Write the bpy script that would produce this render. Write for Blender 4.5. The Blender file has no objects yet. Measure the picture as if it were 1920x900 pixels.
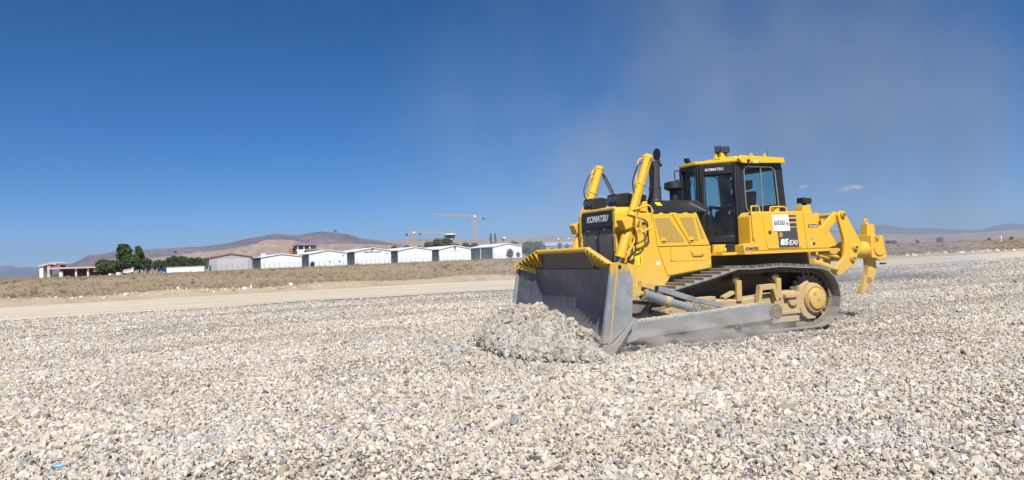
import bpy, bmesh, math, random
import numpy as np
from mathutils import Vector, Matrix, noise as mnoise
R = math.radians
PI = math.pi
S = bpy.context.scene
col = S.collection
rnd = random.Random(11)
rng = np.random.default_rng(5)

# ------------------------------------------------------------------ camera
FPX, EYE = 1387.0, 1.65
PITCH, ROLL = math.atan(34 / FPX), R(2.2)
_fw = Vector((0, math.cos(PITCH), math.sin(PITCH)))
_r0 = Vector((1, 0, 0)); _u0 = _r0.cross(_fw)
_rt = _r0 * math.cos(ROLL) - _u0 * math.sin(ROLL)
_up = _u0 * math.cos(ROLL) + _r0 * math.sin(ROLL)
CAMP = Vector((0, 0, EYE))
cd = bpy.data.cameras.new('camera'); cam = bpy.data.objects.new('camera', cd); col.objects.link(cam)
cd.sensor_width = 36; cd.lens = 36 * FPX / 1920; cd.clip_start = 0.05; cd.clip_end = 60000
m = Matrix((_rt, _up, -_fw)).transposed().to_4x4(); m.translation = CAMP
cam.matrix_world = m
S.camera = cam

def at(px, py, dist):
    """point seen at a photo pixel, on the plane y = dist"""
    d = _fw + _rt * ((px - 960) / FPX) - _up * ((py - 450) / FPX)
    return CAMP + d * (dist / d.y)

# ------------------------------------------------------------------ world, sun, exposure
W = bpy.data.worlds.new('World'); S.world = W; W.use_nodes = True
SUN_AZ, SUN_EL = R(-81), R(51)          # azimuth from +X, counter-clockwise; elevation
nt = W.node_tree; nt.nodes.clear()
sky = nt.nodes.new('ShaderNodeTexSky'); sky.sky_type = 'NISHITA'; sky.sun_disc = False
sky.sun_elevation = SUN_EL; sky.sun_rotation = PI / 2 - SUN_AZ
sky.altitude = 3500; sky.air_density = 0.85; sky.dust_density = 0.0; sky.ozone_density = 6.0
bg = nt.nodes.new('ShaderNodeBackground'); bg.inputs[1].default_value = 0.076
wo = nt.nodes.new('ShaderNodeOutputWorld')
hs = nt.nodes.new('ShaderNodeHueSaturation'); hs.inputs['Saturation'].default_value = 1.27
nt.links.new(sky.outputs[0], hs.inputs['Color']); nt.links.new(hs.outputs[0], bg.inputs[0]); nt.links.new(bg.outputs[0], wo.inputs[0])
sd = bpy.data.lights.new('sun', 'SUN'); sun = bpy.data.objects.new('sun', sd); col.objects.link(sun)
sd.energy = 5.0; sd.angle = R(0.53); sd.color = (1.0, 0.955, 0.88)
sv = Vector((math.cos(SUN_EL) * math.cos(SUN_AZ), math.cos(SUN_EL) * math.sin(SUN_AZ), math.sin(SUN_EL)))
sun.rotation_euler = sv.to_track_quat('Z', 'Y').to_euler()
sun.location = (10, -20, 40)
S.view_settings.view_transform = 'Standard'; S.view_settings.look = 'None'
S.view_settings.exposure = 0.32; S.view_settings.gamma = 1.0
S.render.engine = 'CYCLES'
S.cycles.use_denoising = True
S.cycles.max_bounces = 6; S.cycles.diffuse_bounces = 3; S.cycles.glossy_bounces = 3
S.cycles.transmission_bounces = 6; S.cycles.transparent_max_bounces = 48; S.cycles.volume_bounces = 0
S.cycles.volume_max_steps = 64; S.cycles.volume_step_rate = 1.0
S.cycles.use_adaptive_sampling = True; S.cycles.adaptive_threshold = 0.02

# ------------------------------------------------------------------ materials
class NB:
    def __init__(s, name):
        s.m = bpy.data.materials.new(name); s.m.use_nodes = True
        s.t = s.m.node_tree; s.t.nodes.clear()
        s.out = s.n('ShaderNodeOutputMaterial')
    def n(s, t, **k):
        x = s.t.nodes.new(t)
        for a, b in k.items(): setattr(x, a, b)
        return x
    def l(s, a, b): s.t.links.new(a, b)
    def val(s, sock, v):
        if hasattr(v, 'links') or hasattr(v, 'is_linked'): s.l(v, sock)
        else: sock.default_value = v
    def coord(s, which='Object'): return s.n('ShaderNodeTexCoord').outputs[which]
    def pos(s): return s.n('ShaderNodeNewGeometry').outputs['Position']
    def mapping(s, vec, scale=(1, 1, 1), loc=(0, 0, 0)):
        x = s.n('ShaderNodeMapping'); s.l(vec, x.inputs[0]); x.inputs['Scale'].default_value = scale
        x.inputs['Location'].default_value = loc; return x.outputs[0]
    def noise(s, vec, scale, detail=3, rough=0.55):
        x = s.n('ShaderNodeTexNoise'); s.l(vec, x.inputs['Vector'])
        x.inputs['Scale'].default_value = scale; x.inputs['Detail'].default_value = detail
        x.inputs['Roughness'].default_value = rough; return x.outputs['Fac']
    def voro(s, vec, scale, out='Distance', feature='F1'):
        x = s.n('ShaderNodeTexVoronoi', feature=feature); s.l(vec, x.inputs['Vector'])
        x.inputs['Scale'].default_value = scale; return x.outputs[out]
    def ramp(s, fac, stops, interp='LINEAR'):
        x = s.n('ShaderNodeValToRGB'); s.l(fac, x.inputs[0]); r = x.color_ramp; r.interpolation = interp
        while len(r.elements) < len(stops): r.elements.new(0.5)
        for e, (p, c) in zip(r.elements, stops):
            e.position = p; e.color = (c, c, c, 1) if not hasattr(c, '__len__') else (*c, 1)
        return x.outputs[0]
    def mix(s, fac, a, b, mode='MIX'):
        x = s.n('ShaderNodeMix', data_type='RGBA', blend_type=mode)
        s.val(x.inputs[0], fac)
        for i, v in ((6, a), (7, b)):
            if hasattr(v, '__len__') and not hasattr(v, 'is_linked'): x.inputs[i].default_value = (*v[:3], 1)
            else: s.l(v, x.inputs[i])
        return x.outputs[2]
    def math(s, op, a, b=0.0, c=0.0, clamp=False):
        x = s.n('ShaderNodeMath', operation=op, use_clamp=clamp)
        s.val(x.inputs[0], a); s.val(x.inputs[1], b); s.val(x.inputs[2], c); return x.outputs[0]
    def sep(s, vec):
        x = s.n('ShaderNodeSeparateXYZ'); s.l(vec, x.inputs[0]); return x.outputs
    def maprange(s, v, a, b, c=0.0, d=1.0, smooth=True):
        x = s.n('ShaderNodeMapRange', interpolation_type='SMOOTHSTEP' if smooth else 'LINEAR')
        s.l(v, x.inputs[0])
        for i, q in zip((1, 2, 3, 4), (a, b, c, d)): x.inputs[i].default_value = q
        return x.outputs[0]
    def bump(s, h, strength=0.3, dist=0.01):
        x = s.n('ShaderNodeBump'); s.l(h, x.inputs['Height']); x.inputs['Strength'].default_value = strength
        x.inputs['Distance'].default_value = dist; return x.outputs[0]
    def pbr(s, color, rough=0.6, metal=0.0, normal=None, spec=0.5, coat=0.0):
        p = s.n('ShaderNodeBsdfPrincipled')
        if hasattr(color, '__len__') and not hasattr(color, 'is_linked'): p.inputs['Base Color'].default_value = (*color[:3], 1)
        else: s.l(color, p.inputs['Base Color'])
        s.val(p.inputs['Roughness'], rough); s.val(p.inputs['Metallic'], metal)
        p.inputs['Specular IOR Level'].default_value = spec
        p.inputs['Coat Weight'].default_value = coat
        if normal is not None: s.l(normal, p.inputs['Normal'])
        s.l(p.outputs[0], s.out.inputs['Surface']); return p

DUSTC = (0.42, 0.345, 0.24)
def dusty(name, base, rough=0.45, metal=0.0, amount=0.35, low=1.5, var=0.06, coat=0.0, base2=None, edge=None):
    """machine paint or steel under a film of pale road dust, thicker near the ground and on upward faces"""
    b = NB(name); o = b.coord()
    n1 = b.noise(o, 2.3, 5, 0.65); n2 = b.noise(o, 14, 4, 0.6); n3 = b.noise(b.mapping(o, (9, 9, 1.2)), 5, 3, 0.6)
    c = b.mix(b.maprange(n1, 0.35, 0.7), base, base2 or tuple(x * (1 - var * 2) for x in base))
    z = b.sep(o)[2]
    lowf = b.maprange(z, low, 0.1, 0.0, 1.0)
    nz = b.sep(b.n('ShaderNodeNewGeometry').outputs['Normal'])[2]
    upf = b.maprange(nz, 0.55, 0.95, 0.0, 0.5)
    f = b.math('ADD', b.math('MULTIPLY', lowf, 0.75), upf)
    pat = b.math('ADD', b.math('MULTIPLY', n1, 0.7), b.math('MULTIPLY', n2, 0.6))
    f = b.math('ADD', b.math('MULTIPLY', f, pat), b.math('MULTIPLY', b.maprange(n3, 0.5, 0.8), 0.12))
    f = b.math('MULTIPLY', f, amount * 2, clamp=True)
    f = b.math('MINIMUM', f, 0.9)
    st_ = b.math('MULTIPLY', b.maprange(b.noise(b.mapping(o, (7, 7, 1.0)), 1.7, 5, 0.7), 0.58, 0.78), b.maprange(b.noise(o, 1.1, 2), 0.45, 0.65))
    c = b.mix(b.math('MULTIPLY', st_, 0.35), c, (0.10, 0.075, 0.045))
    ch = b.maprange(b.noise(o, 38, 3, 0.7), 0.70, 0.74, 0, 0.6); c = b.mix(ch, c, (0.16, 0.12, 0.08))
    c = b.mix(f, c, DUSTC)
    r = b.math('ADD', b.math('MULTIPLY', f, 0.5), b.math('ADD', rough - 0.05, b.math('MULTIPLY', n2, 0.12)), clamp=True)
    b.pbr(c, r, b.math('MULTIPLY', b.math('SUBTRACT', 1.0, f), metal) if metal else 0.0, b.bump(b.math('ADD', n2, b.math('MULTIPLY', n1, 2.0)), 0.12, 0.01), coat=coat)
    return b.m
def plain(name, color, rough=0.6, metal=0.0, var=0.12, scale=6, bump=0.1, spec=0.5):
    b = NB(name); o = b.coord(); n1 = b.noise(o, scale, 4, 0.6)
    c = b.mix(n1, tuple(x * (1 - var) for x in color), tuple(min(1, x * (1 + var)) for x in color))
    b.pbr(c, rough, metal, b.bump(n1, bump, 0.01), spec)
    return b.m

YEL = (0.79, 0.475, 0.028)
M = {}
M['yellow'] = dusty('yellow paint', YEL, 0.46, 0, 0.50, 2.1, 0.08, 0.08, base2=(0.75, 0.455, 0.05))
M['yellowdusty'] = dusty('dusty yellow paint', (0.70, 0.45, 0.06), 0.65, 0, 0.95, 1.7, 0.10)
M['yellowclean'] = dusty('clean yellow paint', (0.80, 0.52, 0.025), 0.38, 0, 0.12, 1.0, 0.04, 0.2)
M['black'] = dusty('black paint', (0.016, 0.017, 0.02), 0.42, 0, 0.05, 1.2, 0.1)
M['cabblack'] = dusty('cab charcoal paint', (0.022, 0.023, 0.026), 0.4, 0, 0.12, 2.2, 0.1)
M['rubber'] = plain('black rubber', (0.02, 0.02, 0.022), 0.55)
M['trackdark'] = dusty('track steel', (0.085, 0.075, 0.062), 0.55, 0.2, 0.55, 1.8, 0.15)
M['shoe'] = dusty('worn track shoe steel', (0.36, 0.36, 0.37), 0.45, 0.3, 0.18, 1.0, 0.15, base2=(0.24, 0.24, 0.245))
M['inner'] = dusty('shaded dusty frame paint', (0.10, 0.072, 0.03), 0.6, 0, 0.35, 1.8, 0.2)  # dusty brown, with the shade between fender and track put into the colour
M['chrome'] = plain('chromed rod', (0.75, 0.76, 0.78), 0.15, 1.0)
M['alu'] = plain('window trim', (0.55, 0.53, 0.46), 0.35, 0.8)
M['white'] = plain('white vinyl', (0.82, 0.82, 0.82), 0.4, var=0.02)
M['silver'] = plain('silver lettering', (0.55, 0.56, 0.58), 0.4, 0.2)
M['greydecal'] = plain('dark grey vinyl', (0.075, 0.075, 0.078), 0.45)
M['navy'] = plain('navy print', (0.05, 0.045, 0.11), 0.5)
M['plum'] = plain('plum print', (0.16, 0.07, 0.09), 0.5)
M['greyprint'] = plain('grey print', (0.16, 0.16, 0.18), 0.5)
M['lightgreyprint'] = plain('light grey print', (0.35, 0.35, 0.38), 0.5)
M['redprint'] = plain('red print', (0.42, 0.10, 0.07), 0.5)
M['blackprint'] = plain('black print', (0.02, 0.02, 0.02), 0.5)
M['warn'] = plain('warning yellow', (0.85, 0.68, 0.02), 0.45, var=0.02)
M['letteryellow'] = plain('yellow lettering', (0.8, 0.5, 0.05), 0.5)
M['seat'] = plain('seat fabric', (0.03, 0.03, 0.035), 0.8)
M['lens'] = plain('lamp lens', (0.10, 0.10, 0.11), 0.12, 0.3)
M['amber'] = plain('amber lens', (0.8, 0.6, 0.15), 0.2)

def blade_mat():
    b = NB('blade steel'); o = b.coord()
    n1 = b.noise(o, 1.6, 5, 0.65); n2 = b.noise(o, 22, 4, 0.6)
    st = b.noise(b.mapping(o, (26, 26, 0.7)), 1.0, 4, 0.7)
    c = b.mix(b.maprange(n1, 0.35, 0.68), (0.24, 0.25, 0.27), (0.36, 0.365, 0.375))
    c = b.mix(b.maprange(st, 0.52, 0.70, 0, 0.55), c, (0.50, 0.49, 0.47)); c = b.mix(b.maprange(b.noise(o, 4, 6, 0.75), 0.5, 0.7, 0, 0.45), c, (0.16, 0.155, 0.15))
    z = b.sep(o)[2]
    zz = b.math('ADD', z, b.math('MULTIPLY', b.math('SUBTRACT', n1, 0.5), 0.6))
    c = b.mix(b.maprange(zz, 1.30, 1.42), c, (0.62, 0.40, 0.06))
    c = b.mix(b.math('MULTIPLY', b.maprange(zz, 0.75, 0.0), 0.7), c, (0.40, 0.36, 0.30))
    b.pbr(c, b.math('ADD', 0.42, b.math('MULTIPLY', n2, 0.25)), 0.15, b.bump(b.math('ADD', n2, b.math('MULTIPLY', st, 1.5)), 0.18, 0.006))
    return b.m
M['blade'] = blade_mat()
def bladein_mat():
    b = NB('moldboard steel'); o = b.coord()
    n1 = b.noise(o, 1.3, 5, 0.65); n2 = b.noise(o, 22, 4, 0.6)
    st = b.noise(b.mapping(o, (30, 30, 0.6)), 1.0, 4, 0.7)
    c = b.mix(b.maprange(n1, 0.35, 0.7), (0.095, 0.105, 0.13), (0.175, 0.185, 0.205))
    c = b.mix(b.maprange(st, 0.56, 0.72, 0, 0.55), c, (0.36, 0.37, 0.39))
    z = b.sep(o)[2]
    c = b.mix(b.maprange(z, 1.39, 1.42), c, (0.11, 0.095, 0.08))
    c = b.mix(b.math('MULTIPLY', b.maprange(z, 0.8, 0.2), 0.45), c, (0.38, 0.36, 0.33))
    b.pbr(c, b.math('ADD', 0.34, b.math('MULTIPLY', n2, 0.2)), 0.35, b.bump(b.math('ADD', n2, b.math('MULTIPLY', st, 1.2)), 0.15, 0.006))
    return b.m
M['bladein'] = bladein_mat()
def grille_mat(name, c1, c2, scale, axis='y'):
    b = NB(name); o = b.coord()
    s = b.sep(o)
    u = s[0] if axis == 'x' else s[1]
    def wave(v): return b.math('ABSOLUTE', b.math('SINE', b.math('MULTIPLY', v, scale)))
    a = b.math('ADD', u, s[2]); d = b.math('SUBTRACT', u, s[2])
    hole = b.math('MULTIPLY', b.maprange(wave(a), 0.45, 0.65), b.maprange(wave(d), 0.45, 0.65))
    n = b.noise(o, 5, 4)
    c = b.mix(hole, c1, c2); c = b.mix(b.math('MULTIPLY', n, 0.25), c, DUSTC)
    b.pbr(c, 0.55, 0, b.bump(hole, -0.6, 0.01)); return b.m
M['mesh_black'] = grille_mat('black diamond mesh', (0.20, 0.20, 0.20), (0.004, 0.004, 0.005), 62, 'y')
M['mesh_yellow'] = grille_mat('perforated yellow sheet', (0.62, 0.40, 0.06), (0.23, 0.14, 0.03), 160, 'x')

def glass_mat(name, tint, refl=0.10):
    b = NB(name)
    t = b.n('ShaderNodeBsdfTransparent'); t.inputs[0].default_value = (*tint, 1)
    g = b.n('ShaderNodeBsdfGlossy'); g.inputs['Roughness'].default_value = 0.03
    fr = b.n('ShaderNodeFresnel'); fr.inputs[0].default_value = 1.45
    d = b.n('ShaderNodeBsdfDiffuse'); d.inputs[0].default_value = (0.35, 0.31, 0.25, 1)
    n = b.noise(b.coord(), 3, 4)
    x = b.n('ShaderNodeMixShader'); b.l(b.math('MULTIPLY', fr.outputs[0], 0.9, clamp=True), x.inputs[0])
    b.l(t.outputs[0], x.inputs[1]); b.l(g.outputs[0], x.inputs[2])
    y = b.n('ShaderNodeMixShader'); b.l(b.maprange(n, 0.35, 0.8, 0.02, 0.10), y.inputs[0])
    b.l(x.outputs[0], y.inputs[1]); b.l(d.outputs[0], y.inputs[2])
    b.l(y.outputs[0], b.out.inputs['Surface']); return b.m
M['glass'] = glass_mat('tinted glass', (0.56, 0.78, 0.80))

# ------------------------------------------------------------------ mesh helpers
class MB:
    def __init__(s): s.v = []; s.f = []
    def add(s, v, f):
        k = len(s.v); s.v += [tuple(p) for p in v]; s.f += [tuple(i + k for i in q) for q in f]; return s
    def box(s, c, d, rot=None):
        x, y, z = (q / 2 for q in d); pts = [Vector((a * x, b * y, e * z)) for a in (-1, 1) for b in (-1, 1) for e in (-1, 1)]
        if rot is not None: pts = [rot @ p for p in pts]
        c = Vector(c)
        return s.add([p + c for p in pts], [(0, 1, 3, 2), (4, 6, 7, 5), (0, 4, 5, 1), (2, 3, 7, 6), (0, 2, 6, 4), (1, 5, 7, 3)])
    def b6(s, x0, x1, y0, y1, z0, z1): return s.box(((x0 + x1) / 2, (y0 + y1) / 2, (z0 + z1) / 2), (abs(x1 - x0), abs(y1 - y0), abs(z1 - z0)))
    def beam(s, p0, p1, w, h, up=(0, 0, 1)):
        p0, p1 = Vector(p0), Vector(p1); t = (p1 - p0); L = t.length; t.normalize()
        y = Vector(up).cross(t).normalized(); z = t.cross(y)
        return s.box((p0 + p1) / 2, (L, w, h), Matrix((t, y, z)).transposed())
    def prism(s, poly, a, b, axis='y'):
        """polygon in xz (axis y), yz (axis x) or xy (axis z), extruded from a to b"""
        def P(u, w, t): return {'y': (u, t, w), 'x': (t, u, w), 'z': (u, w, t)}[axis]
        n = len(poly); v = [P(u, w, a) for u, w in poly] + [P(u, w, b) for u, w in poly]
        f = [tuple(range(n)), tuple(range(2 * n - 1, n - 1, -1))] + [(i, i + n, (i + 1) % n + n, (i + 1) % n) for i in range(n)]
        return s.add(v, f)
    def cyl(s, p0, p1, r, r2=None, seg=20, caps=True):
        r2 = r if r2 is None else r2; p0, p1 = Vector(p0), Vector(p1); t = (p1 - p0).normalized()
        a = t.orthogonal().normalized(); b = t.cross(a); v = []
        for p, q in ((p0, r), (p1, r2)):
            for i in range(seg):
                g = 2 * PI * i / seg; v.append(p + (a * math.cos(g) + b * math.sin(g)) * q)
        f = [(i, (i + 1) % seg, (i + 1) % seg + seg, i + seg) for i in range(seg)]
        if caps: f += [tuple(range(seg - 1, -1, -1)), tuple(range(seg, 2 * seg))]
        return s.add(v, f)
    def tube(s, pts, r, seg=8, closed=False):
        pts = [Vector(p) for p in pts]; n = len(pts); v = []; prev = None
        for i, p in enumerate(pts):
            t = (pts[(i + 1) % n] - pts[i - 1]) if closed or 0 < i < n - 1 else (pts[1] - pts[0] if i == 0 else pts[-1] - pts[-2])
            t.normalize()
            a = t.orthogonal() if prev is None else prev - t * prev.dot(t)
            a.normalize(); prev = a; b = t.cross(a)
            v += [p + (a * math.cos(2 * PI * k / seg) + b * math.sin(2 * PI * k / seg)) * r for k in range(seg)]
        f = []
        for i in range(n if closed else n - 1):
            j = (i + 1) % n
            f += [(i * seg + k, i * seg + (k + 1) % seg, j * seg + (k + 1) % seg, j * seg + k) for k in range(seg)]
        if not closed: f += [tuple(range(seg - 1, -1, -1)), tuple(range((n - 1) * seg, n * seg))]
        return s.add(v, f)
    def build(s, name, mat, parent=None, bevel=0.0, smooth=True, seg=2):
        me = bpy.data.meshes.new(name); me.from_pydata(s.v, [], s.f); me.validate()
        bm = bmesh.new(); bm.from_mesh(me); bmesh.ops.recalc_face_normals(bm, faces=bm.faces)
        if smooth:
            for f in bm.faces: f.smooth = True
        bm.to_mesh(me); bm.free()
        if smooth: me.set_sharp_from_angle(angle=R(32))
        for x in (mat if isinstance(mat, list) else [mat]): me.materials.append(x)
        o = bpy.data.objects.new(name, me); col.objects.link(o)
        if parent: o.parent = parent
        if bevel:
            b = o.modifiers.new('bevel', 'BEVEL'); b.width = bevel; b.segments = seg; b.limit_method = 'ANGLE'; b.angle_limit = R(40)
        return o
def rounded(pts, r=0.05, n=4):
    """path or polygon corner rounding for 2D/3D points (open path)"""
    pts = [Vector(p) for p in pts]; out = [pts[0]]
    for a, b, c in zip(pts, pts[1:], pts[2:]):
        u = (a - b); w = (c - b); k = min(r, u.length / 2, w.length / 2)
        p, q = b + u.normalized() * k, b + w.normalized() * k
        out += [(p * (1 - t) * (1 - t) + b * 2 * t * (1 - t) + q * t * t) for t in [i / n for i in range(n + 1)]]
    return out + [pts[-1]]
def rpoly(pts, r, n=4):
    pts = [Vector((*p, 0)) for p in pts]; out = []
    m_ = len(pts)
    for i in range(m_):
        a, b, c = pts[i - 1], pts[i], pts[(i + 1) % m_]; u = (a - b); w = (c - b); k = min(r, u.length / 2.1, w.length / 2.1)
        p, q = b + u.normalized() * k, b + w.normalized() * k
        for j in range(n + 1):
            t = j / n; e = p * (1 - t) ** 2 + b * 2 * t * (1 - t) + q * t * t; out.append((e.x, e.y))
    return out
def tag(o, label=None, cat=None, group=None, kind=None):
    for k, v in (('label', label), ('category', cat), ('group', group), ('kind', kind)):
        if v: o[k] = v
    return o
def empty(name, loc=(0, 0, 0), rz=0.0):
    o = bpy.data.objects.new(name, None); col.objects.link(o); o.location = loc; o.rotation_euler.z = rz
    o.empty_display_size = 0.3; return o
def raw(name, v, f, mat, parent=None, smooth=False):
    me = bpy.data.meshes.new(name); me.from_pydata([tuple(map(float, p)) for p in v], [], f); me.materials.append(mat)
    if smooth: me.shade_smooth()
    o = bpy.data.objects.new(name, me); col.objects.link(o)
    if parent: o.parent = parent
    return o
def text(body, name, mat, origin, right, up, height, width=None, parent=None, bold=0.02, shear=0.0, depth=0.003, align='LEFT'):
    """lettering as a thin mesh; origin is its lower left corner"""
    cu = bpy.data.curves.new(name, 'FONT'); cu.body = body; cu.size = 1; cu.offset = bold; cu.shear = shear
    cu.extrude = 0.02; cu.resolution_u = 3; cu.align_x = 'LEFT'
    t = bpy.data.objects.new(name, cu); col.objects.link(t)
    bpy.context.view_layer.update()
    me = bpy.data.meshes.new_from_object(t.evaluated_get(bpy.context.evaluated_depsgraph_get()))
    bpy.data.objects.remove(t); bpy.data.curves.remove(cu)
    co = np.array([v.co[:] for v in me.vertices]); lo, hi = co.min(0), co.max(0)
    sy = height / (hi[1] - lo[1]); sx = (width / (hi[0] - lo[0])) if width else sy
    r, u = Vector(right).normalized(), Vector(up).normalized(); nrm = r.cross(u)
    for v, c in zip(me.vertices, co):
        v.co = Vector(origin) + r * ((c[0] - lo[0]) * sx) + u * ((c[1] - lo[1]) * sy) + nrm * ((c[2] - lo[2]) / max(1e-6, hi[2] - lo[2]) * depth)
    me.materials.clear(); me.materials.append(mat); me.name = name
    o = bpy.data.objects.new(name, me); col.objects.link(o)
    if parent: o.parent = parent
    return o

# ------------------------------------------------------------------ ground
YAW = R(205)                                             # the bulldozer's heading
DOZ = Vector((3.3208, 14.9718, 0.0))
FD = Vector((math.cos(YAW), math.sin(YAW))); LF = Vector((-FD.y, FD.x))
def road_v(x, y): return -0.4906 * x + 0.8714 * y        # distance across the dirt road's direction
def gz_np(x, y):
    """height of the gravel bed"""
    h = 0.010 * np.sin(x * 0.9 + 1.3 * np.sin(y * 0.23)) * np.sin(y * 0.55 + 0.6 * np.sin(x * 0.31)) + 0.012 * np.sin(x * 2.3 + y * 1.1) * np.sin(y * 1.9 - x * 0.7)
    dx, dy = x - DOZ.x, y - DOZ.y
    X = dx * FD.x + dy * FD.y; Y = dx * LF.x + dy * LF.y
    flat = 1 / (1 + np.exp(-(np.abs(Y) - 2.0) * 6)) + 1 / (1 + np.exp(-(X - 3.4) * 4)) 
    flat = np.clip(flat, 0, 1)
    berm = 0.11 * np.exp(-((Y - 2.15 - 0.12 * np.sin(X * 2.1)) / 0.22) ** 2) / (1 + np.exp((X - 2.2) * 4)) / (1 + np.exp(-(X + 2.6) * 1.6))
    # heap pushed up by the blade
    ridge = np.interp(Y, [-2.6, -2.0, -1.4, -0.6, 0.0, 0.5, 0.9, 1.35, 1.68, 2.0, 2.7], [0.0, 0.54, 0.74, 0.84, 0.78, 0.66, 0.52, 0.42, 0.34, 0.24, 0.0])
    foot = np.interp(Y, [-2.6, -2.0, -1.35, 0.0, 1.0, 1.7, 2.3, 2.7], [3.0, 3.55, 3.95, 4.2, 4.3, 4.2, 3.75, 3.3])
    t = np.clip((X - 2.65) / 0.45, 0, 1) * np.where(Y > 1.72, np.clip((X - 3.12) / 0.2, 0, 1), 1.0); fr = np.clip((foot - X) / 1.15, 0, 1)
    heap = ridge * t * fr ** 0.60 * (1 + 0.10 * np.sin(X * 7 + Y * 5) * np.sin(Y * 6.5 - X * 2))
    heap = heap * (1 + 0.09 * np.sin(X * 3.1 + Y * 2.3) * np.sin(Y * 3.7 + 0.8)) - 0.055 * np.exp(-((X - foot - 0.06) / 0.09) ** 2) * (np.abs(Y) < 2.7)
    near = (np.abs(Y) < 4) & (X > 2.4) & (X < 4.8)
    rf = np.clip((road_v(x, y) - 30) / 5, 0, 1)
    return (h * flat) * (1 - rf) - 0.03 * (1 - flat) + berm + np.where(near, heap, 0)

def axis_grid(lo, hi, fine_lo, fine_hi, step, grow=1.18):
    a = list(np.arange(fine_lo, fine_hi + 1e-6, step)); s = step
    while a[-1] < hi: s *= grow; a.append(a[-1] + s)
    a[-1] = hi; s = step
    while a[0] > lo: s *= grow; a.insert(0, a[0] - s)
    a[0] = lo; return np.array(a)
def gridmesh(name, X, Y, Z, mat, smooth=True):
    n, m_ = X.shape; v = np.stack([X, Y, Z], -1).reshape(-1, 3)
    i = np.arange(n * m_).reshape(n, m_); q = np.stack([i[:-1, :-1], i[1:, :-1], i[1:, 1:], i[:-1, 1:]], -1).reshape(-1, 4)
    me = bpy.data.meshes.new(name); me.vertices.add(len(v)); me.vertices.foreach_set('co', v.ravel().astype(np.float32))
    me.loops.add(q.size); me.loops.foreach_set('vertex_index', q.ravel().astype(np.int32))
    me.polygons.add(len(q)); me.polygons.foreach_set('loop_start', np.arange(0, q.size, 4, dtype=np.int32))
    me.polygons.foreach_set('loop_total', np.full(len(q), 4, dtype=np.int32))
    me.update(calc_edges=True); me.validate()
    if smooth: me.shade_smooth()
    me.materials.append(mat); o = bpy.data.objects.new(name, me); col.objects.link(o); return o

D2 = np.array([0.8714, 0.4906]); N2 = np.array([-0.4906, 0.8714])
STONES = [(0.0, (0.34, 0.265, 0.19)), (0.07, (0.56, 0.485, 0.385)), (0.28, (0.63, 0.575, 0.485)), (0.46, (0.51, 0.48, 0.435)), (0.58, (0.70, 0.65, 0.565)),
          (0.71, (0.39, 0.39, 0.39)), (0.80, (0.59, 0.495, 0.39)), (0.87, (0.82, 0.785, 0.72)), (0.94, (0.19, 0.185, 0.18))]
def gravel_mat():
    b = NB('gravel bed'); p = b.pos()
    v = b.n('ShaderNodeTexVoronoi'); b.l(p, v.inputs['Vector']); v.inputs['Scale'].default_value = 26
    v2 = b.n('ShaderNodeTexVoronoi'); b.l(p, v2.inputs['Vector']); v2.inputs['Scale'].default_value = 9
    cr = b.ramp(b.sep(v.outputs['Color'])[0], STONES)
    cr2 = b.ramp(b.sep(v2.outputs['Color'])[1], STONES)
    big = b.noise(p, 0.35, 4); 
    c = b.mix(0.35, cr, cr2)
    c = b.mix(b.maprange(b.noise(p, 0.22, 5, 0.65), 0.45, 0.7, 0, 0.55), c, (0.47, 0.37, 0.28))
    gap_shade = b.maprange(v.outputs['Distance'], 0.4, 0.8, 0, 0.8)
    c = b.mix(gap_shade, c, (0.13, 0.11, 0.09))  # shade between the stones is painted into the bed colour
    c = b.mix(0.12, c, (0.20, 0.17, 0.135))
    h = b.math('ADD', b.math('SUBTRACT', 1.0, v.outputs['Distance']), b.math('MULTIPLY', b.noise(p, 60, 3), 0.6))
    h = b.math('ADD', h, b.math('MULTIPLY', b.math('SUBTRACT', 1.0, v2.outputs['Distance']), 1.2))
    b.pbr(c, 0.9, 0, b.bump(h, 0.9, 0.03), 0.2); return b.m
gx = axis_grid(-19000, 19000, -8, 12, 0.14, 1.16); gy = axis_grid(-2900, 19000, 4.0, 22, 0.14, 1.16)
GX, GY = np.meshgrid(gx, gy, indexing='ij')
ground = gridmesh('ground', GX, GY, gz_np(GX, GY) - 0.028 * np.clip((33.5 - road_v(GX, GY)) / 3, 0.1, 1), gravel_mat()); tag(ground, kind='structure')

def road_mat():
    b = NB('compacted dirt'); p = b.pos()
    mp = b.n('ShaderNodeMapping'); b.l(p, mp.inputs[0]); mp.inputs['Rotation'].default_value = (0, 0, -R(29.4))
    al = b.n('ShaderNodeMapping'); b.l(mp.outputs[0], al.inputs[0]); al.inputs['Scale'].default_value = (0.04, 0.9, 1)
    st = b.noise(al.outputs[0], 1.0, 5, 0.6); n = b.noise(p, 0.5, 5, 0.65); f = b.noise(p, 18, 4, 0.7)
    c = b.mix(b.maprange(st, 0.35, 0.68), (0.50, 0.43, 0.33), (0.66, 0.59, 0.47))
    c = b.mix(b.maprange(n, 0.5, 0.75, 0, 0.5), c, (0.44, 0.36, 0.27))
    c = b.mix(b.maprange(f, 0.5, 0.8, 0, 0.35), c, (0.36, 0.30, 0.24))
    b.pbr(c, 0.95, 0, b.bump(b.math('ADD', st, b.math('MULTIPLY', f, 0.3)), 0.5, 0.05), 0.15); return b.m
u = np.concatenate([np.arange(-60, 130, 0.5), np.arange(130, 900, 10)]); 
D2 = np.array([0.8714, 0.4906]); N2 = np.array([-0.4906, 0.8714])
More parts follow.
